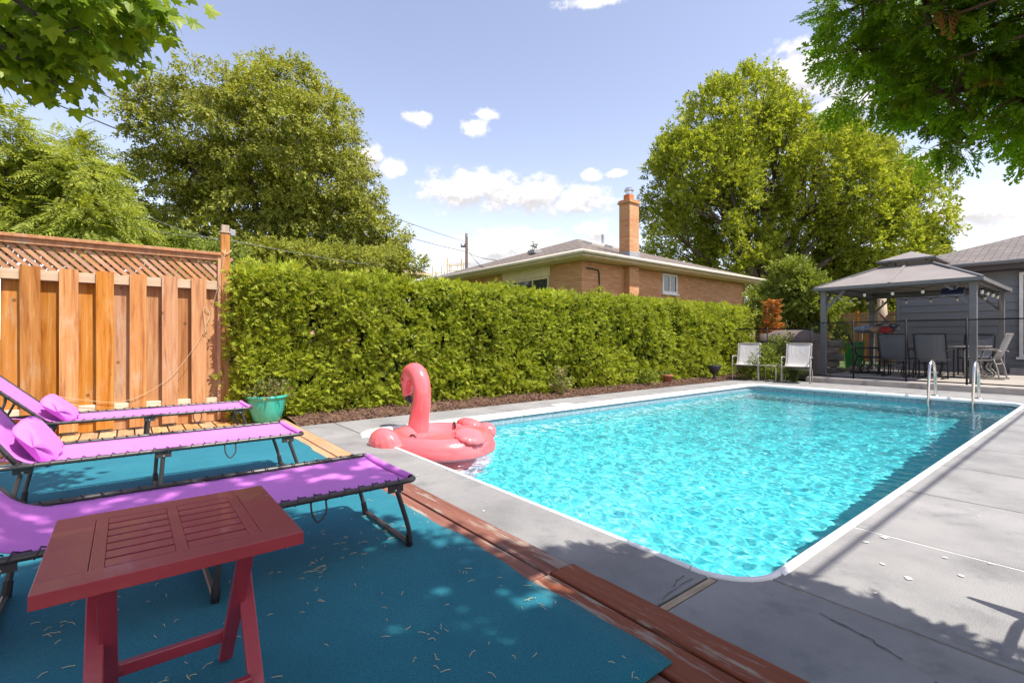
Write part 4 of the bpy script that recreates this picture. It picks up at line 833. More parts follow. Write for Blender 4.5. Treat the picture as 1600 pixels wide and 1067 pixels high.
def near_cedar():
    rg = np.random.default_rng(81); base = np.array([1.75, -1.2, 0.])
    root = empty('overhanging_cedar', tuple(base), 0, 'cedar tree whose green fronds hang in at the top right', 'tree')
    D = 1.55
    lob = lobes_px([(1342, 10, 48), (1422, 30, 66), (1402, 110, 44), (1352, 70, 38), (1502, 60, 91), (1602, 80, 96), (1482, 150, 58), (1562, 170, 66), (1632, 190, 51), (1672, 120, 86), (1522, 205, 32), (1642, 20, 36)], D, jit=.10, rg=rg)
    c, p, o = crown_points(lob, 330, .06, 5, rg, .25, (1, 1, .8))
    ex = np.array([(1.85, -.55, 2.6, .38), (1.95, -.9, 2.4, .45), (1.6, -.75, 2.9, .42), (.75, -.55, 2.55, .36), (1.15, -.7, 3.0, .4), (1.95, -1.3, 3.3, .5), (1.72, -.42, 1.9, .30), (2.3, -.42, 2.4, .32), (2.25, -.9, 2.5, .4), (1.95, -.32, 2.1, .26), (2.2, -.55, 1.7, .3), (2.1, -.75, 1.3, .3), (1.75, -.8, 1.5, .35), (1.65, -.9, 1.2, .38), (1.6, -1.2, .8, .4), (1.5, -1.2, 2.2, .5)])
    c2, p2, o2 = crown_points(ex, 850, .12, 7, rg, .5, (1, 1, .8))
    allp = np.concatenate([p, p2]); allo = np.concatenate([o, o2]); n = len(allp)
    d = unit(allo * .8 + np.array([-.3, .1, -.45]) + rg.normal(size=(n, 3)) * .35); nr = unit(np.array([-.6, -.68, .38]) + rg.normal(size=(n, 3)) * .4); Rm = frames_up(d, nr); s = rg.uniform(.065, .11, n); s[len(p):] *= 1.7
    tp = [frond_tpl(rg) for _ in range(3)]
    rel = p - np.array([0, 0, 1]); fw = rel @ np.array([.6224, .7827, 0]); sx = 800 + 757 * (rel @ np.array([.7827, -.6224, 0])) / fw; sy = 529 - 757 * rel[:, 2] / fw
    vis = np.where((sx > 1200) & (sx < 1600) & (sy > 0) & (sy < 300))[0]; vis = vis[np.argsort(-(s[vis] / fw[vis]))][:300]
    fm = []
    for tv, tf in tp:
        me = np_mesh('frond', tv, tf); me.materials.append(MATS['near_cedar_single']); fm.append(me)
    fr = np_mesh('frond', *tp[0]); fr.materials.append(MATS['rust_leaf'])
    for k, i in enumerate(vis):
        me = fr if (k % 23 == 0) else fm[k % 3]
        ob = link('frond', me, root); M4 = Matrix(Rm[i].tolist()).to_4x4(); M4.translation = Vector(allp[i] - base); ob.matrix_local = M4 @ Matrix.Scale(s[i], 4)
    rest = np.setdiff1d(np.arange(n), vis); ra = rest[rest < len(p)]; rb = rest[rest >= len(p)]; V, F = join([scatter(tv, tf, allp[ra[k::3]] - base, Rm[ra[k::3]], s[ra[k::3]]) for k, (tv, tf) in enumerate(tp)] + [scatter(*spray_tpl(7, 1.0, .11), allp[rb] - base, Rm[rb], s[rb])])
    tag(link('crown', np_mesh('crown', V, F), root, MATS['near_cedar_leaf']), kind='stuff')
    mb = MB(); mb.tube(bez([(0, 0, 0), (.03, 0, 1.5), (-.02, .05, 3), (0, 0, 4.4)], 6), lerp_list([.13, .11, .08, .03], 19), 10)
    for l in np.concatenate([lob, ex]):
        t = Vector(l[:3] - base); z = max(.6, t.z - .25); mb.tube(bez([(0, 0, z), (t.x * .5, t.y * .5, (z + t.z) / 2 + .05), t], 5), lerp_list([.011, .007, .003], 11), 6)
    al = np.concatenate([lob, ex]); cc = np.concatenate([c, c2])
    for i in range(0, len(cc)):
        j = int(np.argmin(np.linalg.norm(al[:, :3] - cc[i], axis=1))); a = Vector(al[j, :3] - base); b = Vector(cc[i] - base); mb.tube([a, b], [.004, .002], 4)
    mb.build('trunk', MATS['cedar_bark'], root, True)
_single = MATS['near_cedar_leaf'].copy(); _n = _single.node_tree; _oi = _n.nodes.new('ShaderNodeObjectInfo'); _rp = [x for x in _n.nodes if x.type == 'VALTORGB'][0]; _n.links.new(_oi.outputs['Random'], _rp.inputs[0]); MATS['near_cedar_single'] = _single
near_cedar()

# ================================================================== LOUNGERS
def lounger(loc, label, seat=1.38, ang=50, pillow=True, strap=False):
    # local: foot end at x=0, head towards -x, near side y=0, far side y=w
    w = .60; h = .345; r = empty('folding_lounger', (loc[0], loc[1], .029), 0, label, 'lounger', 'folding sun loungers in a row on the carpet')
    z = h - .029; fm = MATS['frame_metal']; a = R(ang); ca, sa = math.cos(a), math.sin(a); BL = .64
    def fr(pts, rad=.0125, name='frame', mt=fm): return MB().tube(bez(pts, 4), rad, 8).build(name, mt, r, True)
    c = .05
    fr([(-.78, 0, z), (-.3, 0, z), (-c, 0, z), (-.012, .012, z), (0, c, z), (0, w / 2, z), (0, w - c, z), (-.012, w - .012, z), (-c, w, z), (-.3, w, z), (-.78, w, z)], name='foot_frame')
    for y in (0, w): fr([(-.78, y, z), (-1.1, y, z), (-seat - .02, y, z)], name='seat_rail'); fr([(-seat, y, z), (-seat - .3, y, z - .002), (-seat - .62, y, z - .004)], name='base_rail')
    hb = lambda t, y: (-seat - t * ca, y, z + .01 + t * sa)
    fr([hb(0, .012), hb(.3, .012), hb(BL - .06, .012), hb(BL, .08), hb(BL, w / 2), hb(BL, w - .08), hb(BL - .06, w - .012), hb(.3, w - .012), hb(0, w - .012)], name='back_frame')
    # sling
    def sag(y): return -.020 * math.sin(math.pi * y / w) ** .7
    def fab(s, t):
        y = .035 + t * (w - .07); L = seat + BL - .05; q = s * L; e = .006 * math.sin(q * 23 + 2 * t) * (1 - abs(2 * t - 1)) * .5
        if q <= seat - .1: return (-q + .0, y, z + .004 + sag(y) + e)
        if q >= seat + .1: k = q - seat; return (-seat - k * ca + .012 * sa, y, z + .012 + k * sa + sag(y) * .9 + e)
        k = (q - seat + .1) / .2; p0 = Vector((-(seat - .1), 0, z + .004)); p1 = Vector((-seat, 0, z + .006)); p2 = Vector((-seat - .1 * ca + .012 * sa, 0, z + .012 + .1 * sa)); p = p0 * (1 - k) ** 2 + p1 * 2 * k * (1 - k) + p2 * k * k
        return (p.x, y, p.z + sag(y) + e)
    MB().grid(fab, 70, 14).build('sling', MATS['pink_fabric'], r, True, solid=.003)
    hem = MB()
    hem.grid(lambda s, t: (-.006 + .016 * math.cos(s * math.pi * 1.2), .04 + t * (w - .08), z + .016 * math.sin(s * math.pi * 1.2) * .9 + .004 + sag(.035 + t * (w - .07)) * .25), 6, 12).build('foot_hem', MATS['pink_fabric'], r, True, solid=.003)
    # elastic lacing along both sides
    for y, sg in ((0, 1), (w, -1)):
        lc = MB(); q = .07; k = 0; L = seat + BL - .1
        while q < L:
            def P(qq, yy, dz=0):
                if qq <= seat: return Vector((-qq, yy, z + .004 + dz))
                return Vector((-seat - (qq - seat) * ca, yy, z + .012 + (qq - seat) * sa + dz))
            lc.tube([P(q, y + sg * .04), P(q + .012, y + sg * .012, .014), P(q + .018, y - sg * .014, .004), P(q + .026, y - sg * .004, -.016), P(q + .036, y + sg * .04, -.004)], .0028, 5); lc.tube([P(q + .036, y + sg * .04), P(q + .062, y + sg * .036)], .0026, 4); q += .062
        lc.build('lacing', MATS['bungee'], r, True)
    # legs
    def uleg(x, dx, top, yin, name='leg'):
        pts = [(x, yin, z), (x + dx * .8, yin, .10), (x + dx, yin + .02, .014), (x + dx, yin + .08, .012), (x + dx, w / 2, .012), (x + dx, w - yin - .08, .012), (x + dx, w - yin - .02, .014), (x + dx * .8, w - yin, .10), (x, w - yin, z)]
        o = fr(pts, .0115, name)
        for y in (yin + .01, w - yin - .01): MB().tube([(x + dx * .9, y, .06), (x + dx, y + (.012 if y < .3 else -.012), .002)], [.0145, .016], 8).build('foot_cap', MATS['foot_cap'], o)
        for y in (yin, w - yin):
            MB().box((x, y - (.012 if y < .3 else -.012), z - .02), (.075, .004, .045)).build('bracket', fm, o, bevel=.001)
            for xx, zz in ((-.022, -.008), (.022, -.008), (0, -.035)): MB().ell((x + xx, y - (.0145 if y < .3 else -.0145), z + zz), (.006, .003, .006), 8, 5).build('rivet', MATS['rivet'], o)
    uleg(-.10, .085, z, .012); uleg(-.78, -.02, z, .012); uleg(-seat + .02, -.06, z, .03)
    for y in (.03, w - .03): fr([(-seat - .30, y, z - .01), (-seat - .30 * ca - .02, y, z + .16), (-seat - .32 * ca, y, z + .012 + .32 * sa)], .009, 'back_strut')
    if pillow:
        pl = MB(); L2 = .40; cx, cz = -seat + .055, z + .085
        rot = Matrix.Rotation(-a + R(90), 3, 'Y')
        def pil(s, t):
            th = 2 * math.pi * s; yy = (t - .5) * 2; e = (1 - abs(yy) ** 10) ** .4 * .97 + .03; bx = (.128 + .007 * math.sin(6 * yy + 2 * th)) * e * abs(math.cos(th)) ** .6 * (1 if math.cos(th) > 0 else -1); bz = .046 * e * abs(math.sin(th)) ** .6 * (1 if math.sin(th) > 0 else -1)
            q = Matrix.Rotation(a, 3, 'Y') @ Vector((bx * (1 + .04 * math.sin(9 * yy)), 0, bz)); return (cx + q.x, w / 2 + yy * L2 / 2 * 1.15 + .012 * math.sin(th * 3), cz + q.z + .006 * math.sin(11 * yy + th))
        o = pl.grid(pil, 28, 22).build('pillow', MATS['pink_fabric'], r, True)
        MB().grid(lambda s, t: (cx - .02 - s * .42 * ca - .02, .06 + t * .03 - .045 * s, cz - .07 + s * .06), 8, 2).build('pillow_strap', MATS['pink_fabric'], o, True, solid=.002)
    if strap: fr([(-.47, .0, z - .01), (-.465, -.005, z - .06), (-.44, -.005, z - .095), (-.41, -.005, z - .06), (-.41, 0, z - .01)], .004, 'carry_loop', MATS['bungee'])
    return r
lounger((1.055, 2.05), 'pink and purple folding lounger nearest, behind the red table', 1.37, 50, False, True)
lounger((.95, 3.50), 'pink folding lounger in the middle of the row of three', 1.39, 58, True, True)
lounger((.93, 5.12), 'pink folding lounger farthest, along the wooden fence', 1.41, 45, True, True)

# ------------------------------------------------------------------ red folding table
def red_table():
    r = empty('folding_table', (.10, 1.51, .029), 0, 'dark red slatted plastic folding table in the foreground', 'table'); P = MATS['red_plastic']
    T = .491; th = .026; hx, hy = .245, .242
    z0, z1 = T - .016, T
    def sl(x0, x1, y0, y1, name, dz=0, bv=.0012): return MB().bb(x0, x1, y0, y1, z0 - (.014 if 'edge' in name or 'end_board' in name else 0), z1 + dz).build(name, P, r, bevel=bv)
    g = .0006
    sl(-hx, hx, -hy, -hy + .062, 'edge_board'); sl(-hx, hx, hy - .062, hy, 'edge_board')
    for s in (-1, 1):
        a, b = sorted((s * hx, s * (hx - .082))); sl(a + (g if s > 0 else 0), b - (0 if s > 0 else g), -hy + .062 + g, hy - .062 - g, 'end_board')
        a, b = sorted((s * (hx - .082 - g), s * (hx - .108))); sl(a, b, -hy + .062 + g, hy - .062 - g, 'end_batten')
    ins = hx - .108 - g; n = 7; wy = (2 * hy - .124) / n
    for i in range(n):
        y = -hy + .062 + wy * (i + .5)
        for x0, x1 in ((-ins, -.0125), (.0125, ins)): sl(x0, x1, y - wy / 2 + .005, y + wy / 2 - .005, 'slat', -.0004)
    sl(-.012, .012, -hy + .063, hy - .063, 'centre_batten', -.001)
    for s in (-1, 1):
        for k, (ya, yb, xo) in enumerate(((-.17, .19, .135), (.17, -.19, .160))):
            x = s * xo; o = MB().beam((x, ya, z0 - .002), (x, yb, .002), .022, .036, (1, 0, 0)).build('leg', P, r, bevel=.003)
    for y, z, xx in ((.135, .10, .123), (-.135, .10, .148)):
        MB().bb(-xx, xx, y - .010, y + .010, z - .017, z + .017).build('stretcher', P, r, bevel=.003)
    for y in (-.15, .15): MB().bb(-.17, .17, y - .012, y + .012, z0 - .030, z0 - .0008).build('cross_rail', P, r, bevel=.003)
    for s in (-1, 1): MB().tube([(s * .12, 0, .245), (s * .175, 0, .245)], .006, 8).build('hinge_bolt', MATS['rivet'], r)
red_table()

# ------------------------------------------------------------------ flamingo float
mat('flamingo', [(.3, (.78, .125, .14)), (.7, (.84, .165, .18))], 3, .22, spec=.5, coat=.4)
mat('flamingo_print', (.50, .08, .10), 4, .35, coat=.2)
mat('beak_black', (.03, .015, .02), 4, .3, coat=.2)
def flamingo():
    r = empty('flamingo_float', (2.50, 4.33, WZ - .01), R(3), 'pink inflatable flamingo ring floating in the pool corner', 'pool float'); P = MATS['flamingo']
    prof = [(0, .10), (.07, .118), (.13, .112), (.155, .092), (.20, .10), (.29, .118), (.315, .112), (.35, .155), (.40, .185), (.455, .185), (.505, .155), (.538, .11), (.556, .05), (.552, 0), (.53, -.05), (.48, -.09), (.38, -.11), (0, -.115)]
    n = 180; m = MB(); vs = []
    for i, (a, z) in enumerate(prof):
        for k in range(n):
            th = 2 * math.pi * k / n; pl = (.009 * abs(math.sin(45 * th)) if 10 <= i <= 14 else 0); rad = a - pl; vs.append((rad * math.cos(th), rad * 1.06 * math.sin(th), z))
    fs = [(i * n + k, (i + 1) * n + k, (i + 1) * n + (k + 1) % n, i * n + (k + 1) % n) for i in range(len(prof) - 1) for k in range(n)]
    m.add(vs, [f[::-1] for f in fs]); m.build('ring', P, r, True)
    # neck and head
    pts = bez([(0, .43, .10), (.0, .40, .25), (0, .355, .42), (0, .345, .56), (0, .385, .69), (0, .475, .755), (0, .575, .735), (0, .635, .64), (0, .655, .55)], 6)
    rad = lerp_list([.122, .108, .098, .094, .095, .098, .10, .088, .062], len(pts)); m = MB().tube(pts, rad, 20); nk = m.build('neck', P, r, True)
    pts = bez([(0, .655, .55), (0, .657, .51), (0, .64, .47)], 6); MB().tube(pts, lerp_list([.066, .056, .045], len(pts)), 16).build('beak', P, nk, True)
    pts = bez([(0, .641, .473), (0, .62, .445), (0, .59, .425), (0, .565, .42)], 5); MB().tube(pts, lerp_list([.0455, .04, .026, .008], len(pts)), 16).build('beak_tip', MATS['beak_black'], nk, True)
    for s in (-1, 1): MB().ell((s * .088, .605, .675), (.006, .016, .02), 10, 6).build('eye', MATS['beak_black'], nk, True)
    def lobe(c, rx, ry, rz, rot, name, par=r, creases=7):
        m = MB(); M_ = Matrix.Rotation(R(rot[2]), 3, 'Z') @ Matrix.Rotation(R(rot[1]), 3, 'Y') @ Matrix.Rotation(R(rot[0]), 3, 'X'); nu, nv = 44, 18; vs = []
        for i in range(nv + 1):
            p = math.pi * i / nv
            for k in range(nu):
                a = 2 * math.pi * k / nu; e = 1 - .075 * (abs(math.cos(creases * a)) ** 6) * math.sin(p) ** 3
                vs.append(Vector(c) + M_ @ Vector((rx * math.sin(p) * math.cos(a) * e, ry * math.sin(p) * math.sin(a) * e, -rz * math.cos(p) * e)))
        fs = [(i * nu + k, i * nu + (k + 1) % nu, (i + 1) * nu + (k + 1) % nu, (i + 1) * nu + k) for i in range(nv) for k in range(nu)]
        return m.add(vs, fs).build(name, P, par, True)
    lobe((-.585, .02, .10), .14, .20, .185, (0, -18, 8), 'wing'); lobe((.50, .16, .15), .14, .18, .085, (0, 20, 0), 'wing'); lobe((.60, .0, .10), .09, .13, .10, (0, 30, 10), 'wing_tip')
    lobe((.05, -.46, .19), .17, .15, .055, (22, 0, 8), 'tail', r, 6); 
    MB().tube(bez([(.30, .16, .15), (.30, .16, .19), (.32, .20, .20), (.345, .25, .19), (.345, .25, .15)], 4), .011, 8).build('grip', MATS['beak_black'], r, True)
    MB().tube(bez([(-.30, -.05, .14), (-.31, -.03, .175), (-.33, .0, .175), (-.34, .02, .145)], 4), .011, 8).build('grip', MATS['beak_black'], r, True)
    for q in range(3): MB().lathe([(.16 - .0 * q, 0), (.165, .004), (.17, 0)], 40, (0, -.02 + .001 * q, .098 + .001 * q)).build('seam', MATS['flamingo_print'], r, True) if q == 0 else None
flamingo()

# ------------------------------------------------------------------ teal pot with plant
def pot(loc, label, prof, mt, plant, rad, hgt, n, seed, name='plant_pot', size=.09, petals=0):
    r = empty(name, loc, 0, label, 'planter'); MB().lathe(prof, 32).build('pot', MATS[mt], r, True); top = prof[-1][1]; rg = np.random.default_rng(seed)
    rm = max(p[0] for p in prof); MB().lathe([(0, top - .03), (rm * .9, top - .03)], 24).build('potting_soil', MATS['soil'], r)
    k = unit(rg.normal(size=(n, 3)) + np.array([0, 0, .5])) * rg.random((n, 1)) ** .5; k[:, 2] = np.abs(k[:, 2]); P = k * np.array([rad, rad, hgt]) + np.array([0, 0, top - .02]); tv, tf = TW[0]
    V, F = scatter(tv, tf, P, frames_up(k + np.array([0, 0, .3]) + rg.normal(size=(n, 3)) * .4, np.tile([0, 0, 1.], (n, 1)) + rg.normal(size=(n, 3)) * .4), rg.uniform(.7, 1.2, n) * size); link('foliage', np_mesh('foliage', V, F), r, MATS[plant])
    m = MB()
    for i in range(14): a = i * .9; m.tube([(0, 0, top - .05), (rad * .7 * math.cos(a) * .5, rad * .7 * math.sin(a) * .5, top + hgt * .5)], [.005, .003], 4)
    m.build('stems', MATS['bush_stem'], r)
    return r
mat('bush_stem', (.10, .09, .04), 4, .8)
pot((1.30, 6.30, .018), 'glazed teal flower pot with wilting plant beside the fence post', [(0, 0), (.125, 0), (.15, .03), (.185, .14), (.205, .25), (.207, .28), (.22, .285), (.222, .31), (.20, .315), (.195, .29)], 'teal_pot', 'pot_leaf', .27, .19, 170, 91)
pot((11.0, 6.06, .0), 'small dark bowl planter standing before the hedge end', [(0, .0), (.05, 0), (.03, .1), (.03, .18), (.10, .22), (.16, .34), (.165, .36), (.14, .36)], 'black_pot', 'bush_leaf', .13, .08, 24, 92, size=.07)
pot((9.3, 6.2, .02), 'small terracotta pot tucked into the hedge foot', [(0, 0), (.07, 0), (.10, .15), (.115, .15), (.115, .19), (.09, .19)], 'terracotta', 'bush_leaf', .12, .10, 24, 93, size=.07)
def bush(name, label, x, y, rad, h, n, leaf, seed, size=.1, cat='plant'):
    rg = np.random.default_rng(seed); r = empty(name, (x, y, 0), 0, label, cat); k = unit(rg.normal(size=(n, 3))) * rg.random((n, 1)) ** .4; k[:, 2] = np.abs(k[:, 2]); P = k * np.array([rad, rad, h]) + np.array([0, 0, .03]); tv, tf = TW[1]
    V, F = scatter(tv, tf, P, frames_up(k + np.array([0, 0, .4]) + rg.normal(size=(n, 3)) * .35, np.tile([0, 0, 1.], (n, 1)) + rg.normal(size=(n, 3)) * .4), rg.uniform(.7, 1.3, n) * size); link('foliage', np_mesh('foliage', V, F), r, MATS[leaf])
    m = MB()
    for i in range(12): a = i * 2.1; m.tube([(0, 0, 0), (rad * .6 * math.cos(a), rad * .6 * math.sin(a), h * .8)], [.008, .003], 4)
    m.build('stems', MATS['bush_stem'], r)
bush('garden_plant', 'small yellowing shrub at the foot of the hedge mid pool', 6.0, 6.15, .16, .40, 60, 'pot_leaf', 101, .12)
bush('garden_plant', 'light green leafy plant at the hedge foot near the far end', 8.6, 6.2, .2, .34, 60, 'bush_leaf', 102, .12)
bush('garden_plant', 'leafy green plant behind the left white chair', 12.2, 5.4, .4, .75, 240, 'bush_leaf', 103, .13)
bush('garden_plant', 'tall green plant between the white chairs and the grill', 12.9, 5.35, .5, 1.05, 300, 'bush_leaf', 104, .15)
bush('garden_plant', 'pale flowering plant under the hoop table', 11.95, 5.0, .28, .42, 140, 'petal_mix', 105, .08) if False else bush('garden_plant', 'low plant with pale blossoms under the hoop table', 11.98, 5.02, .28, .42, 140, 'bush_leaf', 105, .09)
bush('garden_plant', 'low plant with pale blossoms under the left white chair', 11.9, 5.62, .3, .36, 140, 'bush_leaf', 107, .09)
def grass_clump(x, y, label):
    rg = np.random.default_rng(9); m = MB()
    for i in range(160):
        a = rg.uniform(0, 6.28); l = rg.uniform(.25, .45); b = rg.uniform(.05, .30); P = [(rg.normal() * .03, rg.normal() * .03, 0), (b * .5 * math.cos(a), b * .5 * math.sin(a), l * .8), (b * 1.3 * math.cos(a), b * 1.3 * math.sin(a), l * .75)]
        m.tube(P, [.006, .005, .001], 3, flat=.3)
    r = empty('grass_clump', (x, y, 0), 0, label, 'plant'); m.build('blades', MATS['grass_blade'], r)
grass_clump(12.12, 4.72, 'arching grassy plant under the right white chair')
# ------------------------------------------------------------------ rust-coloured dying cedar
def rust_cedar():
    rg = np.random.default_rng(111); n = 420; p = at(1207, 529, 14.2); r = empty('dying_cedar', (p.x, p.y, 0), 0, 'narrow dying cedar with rust orange foliage beside the hedge end', 'shrub')
    t = rg.random(n); a = rg.uniform(0, 6.28, n); q = .34 * (1 - .6 * t) * rg.uniform(.3, 1, n); P = np.column_stack([q * np.cos(a), q * np.sin(a), .5 + 1.6 * t]); dd = np.column_stack([np.cos(a), np.sin(a), .5 + rg.normal(size=n) * .3])
    V, F = scatter(*spray_tpl(6, .9, .09), P, frames_up(dd, rg.normal(size=(n, 3)) * .4 + np.array([0, 0, 1.])), rg.uniform(.12, .22, n)); link('foliage', np_mesh('foliage', V, F), r, MATS['rust_leaf']); MB().tube([(0, 0, 0), (0, 0, 1.9)], [.03, .01], 6).build('stem', MATS['cedar_bark'], r)
rust_cedar()

# ================================================================== PATIO
def sling_chair(loc, rz, label, sling, frame, group=None, rocker=False, lift=0, name='patio_chair', cat='chair'):
    # faces local -y ; seat width along x
    r = empty(name, loc, rz, label, cat, group); r.scale = (.92, .92, .90) if name == 'pool_chair' else (1, 1, 1); w = .27; fm = MATS[frame]; S_ = MATS[sling]; sh = .42; bt = .98
    def tb(p, rad=.014, name='frame'): return MB().tube(bez(p, 4), rad, 8).build(name, fm, r, True)
    for s in (-1, 1):
        tb([(s * w, -.26, sh), (s * w, 0, sh - .015), (s * w, .18, sh + .02), (s * w, .26, sh + .16), (s * w, .33, sh + .36), (s * w, .40, bt)], .014, 'side_rail')
        tb([(s * (w + .03), -.24, 0.015 + lift), (s * (w + .03), -.25, .3), (s * (w + .03), -.25, .60), (s * (w + .03), -.20, .645), (s * (w + .03), 0, .645), (s * (w + .03), .24, .63), (s * w, .33, .60)], .016, 'arm')
        tb([(s * (w + .02), .30, .015 + lift), (s * (w + .02), .26, .25), (s * w, .2, sh + .02)], .015, 'leg')
    tb([(-w, -.26, sh), (0, -.26, sh), (w, -.26, sh)], .013, 'cross_bar'); tb([(-w, .40, bt), (0, .405, bt), (w, .40, bt)], .013, 'cross_bar'); tb([(-w, .22, sh - .09), (0, .22, sh - .09), (w, .22, sh - .09)], .012, 'cross_bar')
    prof = bez([(0, -.26, sh), (0, 0, sh - .02), (0, .17, sh + .01), (0, .255, sh + .15), (0, .33, sh + .36), (0, .398, bt)], 5); n = len(prof) - 1
    def fab(s, t):
        k = t * n; i = min(int(k), n - 1); p = prof[i].lerp(prof[i + 1], k - i); return (-w + s * 2 * w, p.y + .012 * math.sin(math.pi * s), p.z - .012 * math.sin(math.pi * s))
    MB().grid(fab, 8, 28).build('sling', S_, r, True, solid=.005)
    if rocker:
        for s in (-1, 1): MB().tube([(s * w * .75, -.33, .02), (s * w * .75, .36, .02)], .018, 8).build('runner', fm, r)
        for s in (-1, 1):
            for yy in (-.06, .10): MB().tube(bez([(s * .13, yy, .03), (s * .12, yy + .06, .12), (s * .14, yy - .04, .25), (s * .15, yy, sh - .06)], 4), .014, 6).build('spring', fm, r, True)
    return r
# local -y is the facing direction; facing -x (pool) = rz -90deg
sling_chair((11.85, 4.56, 0), R(-76), 'white sling chair facing the pool, next to the patio step', 'white_sling', 'brown_metal', 'white chairs at the end of the pool', name='pool_chair')
sling_chair((11.70, 5.62, 0), R(-74), 'white sling chair facing the pool, next to the hedge', 'white_sling', 'brown_metal', 'white chairs at the end of the pool', name='pool_chair')
sling_chair((2.34, -.36, 0), R(-90), 'white sling chair on the deck beside the near right pool corner', 'white_sling', 'brown_metal', name='pool_chair')
hp = empty('hoop_table', (11.55, 5.08, 0), 0, 'bare metal hoop side table between the two white chairs', 'table')
for x in (0, .36): MB().tube(bez([(x, -.19, 0), (x, -.19, .30), (x, -.16, .37), (x, 0, .375), (x, .16, .37), (x, .19, .30), (x, .19, 0)], 5), .012, 8).build('hoop', MATS['brown_metal'], hp, True)
for y in (-.12, .12): MB().tube([(0, y, .372), (.36, y, .372)], .009, 6).build('bar', MATS['brown_metal'], hp, True)
Z = .12
sling_chair((14.15, 3.28, Z), R(90), 'grey sling chair with its back to the pool, left of the two at the table', 'grey_sling', 'black_metal', 'grey chairs around the patio table', True)
sling_chair((14.05, 2.60, Z), R(90), 'grey sling chair with its back to the pool, right of the two at the table', 'grey_sling', 'black_metal', 'grey chairs around the patio table', True)
sling_chair((14.75, 4.02, Z), R(15), 'dark sling chair seen side on at the left end of the patio table', 'grey_sling', 'black_metal', 'grey chairs around the patio table', True)
sling_chair((14.8, 1.88, Z), R(175), 'sling chair seen side on at the right end of the patio table', 'grey_sling', 'brown_metal', 'grey chairs around the patio table', True)
sling_chair((15.95, 2.15, Z), R(-90), 'dark sling chair on the house side of the patio table', 'grey_sling', 'black_metal', 'grey chairs around the patio table', True)
pt = empty('patio_table', (15.0, 2.6, Z), 0, 'glass topped metal patio table under the gazebo', 'table')
MB().bb(-.48, .48, -.75, .75, .70, .708).build('glass_top', MATS['window_glass'], pt, bevel=.003); MB().tube([(-.49, -.76, .70), (.49, -.76, .70), (.49, .76, .70), (-.49, .76, .70), (-.49, -.76, .70)], .016, 8).build('rim', MATS['brown_metal'], pt)
for sx in (-1, 1):
    for sy in (-1, 1): MB().tube(bez([(sx * .44, sy * .68, 0), (sx * .36, sy * .58, .3), (sx * .42, sy * .66, .69)], 5), .018, 8).build('leg', MATS['brown_metal'], pt, True)
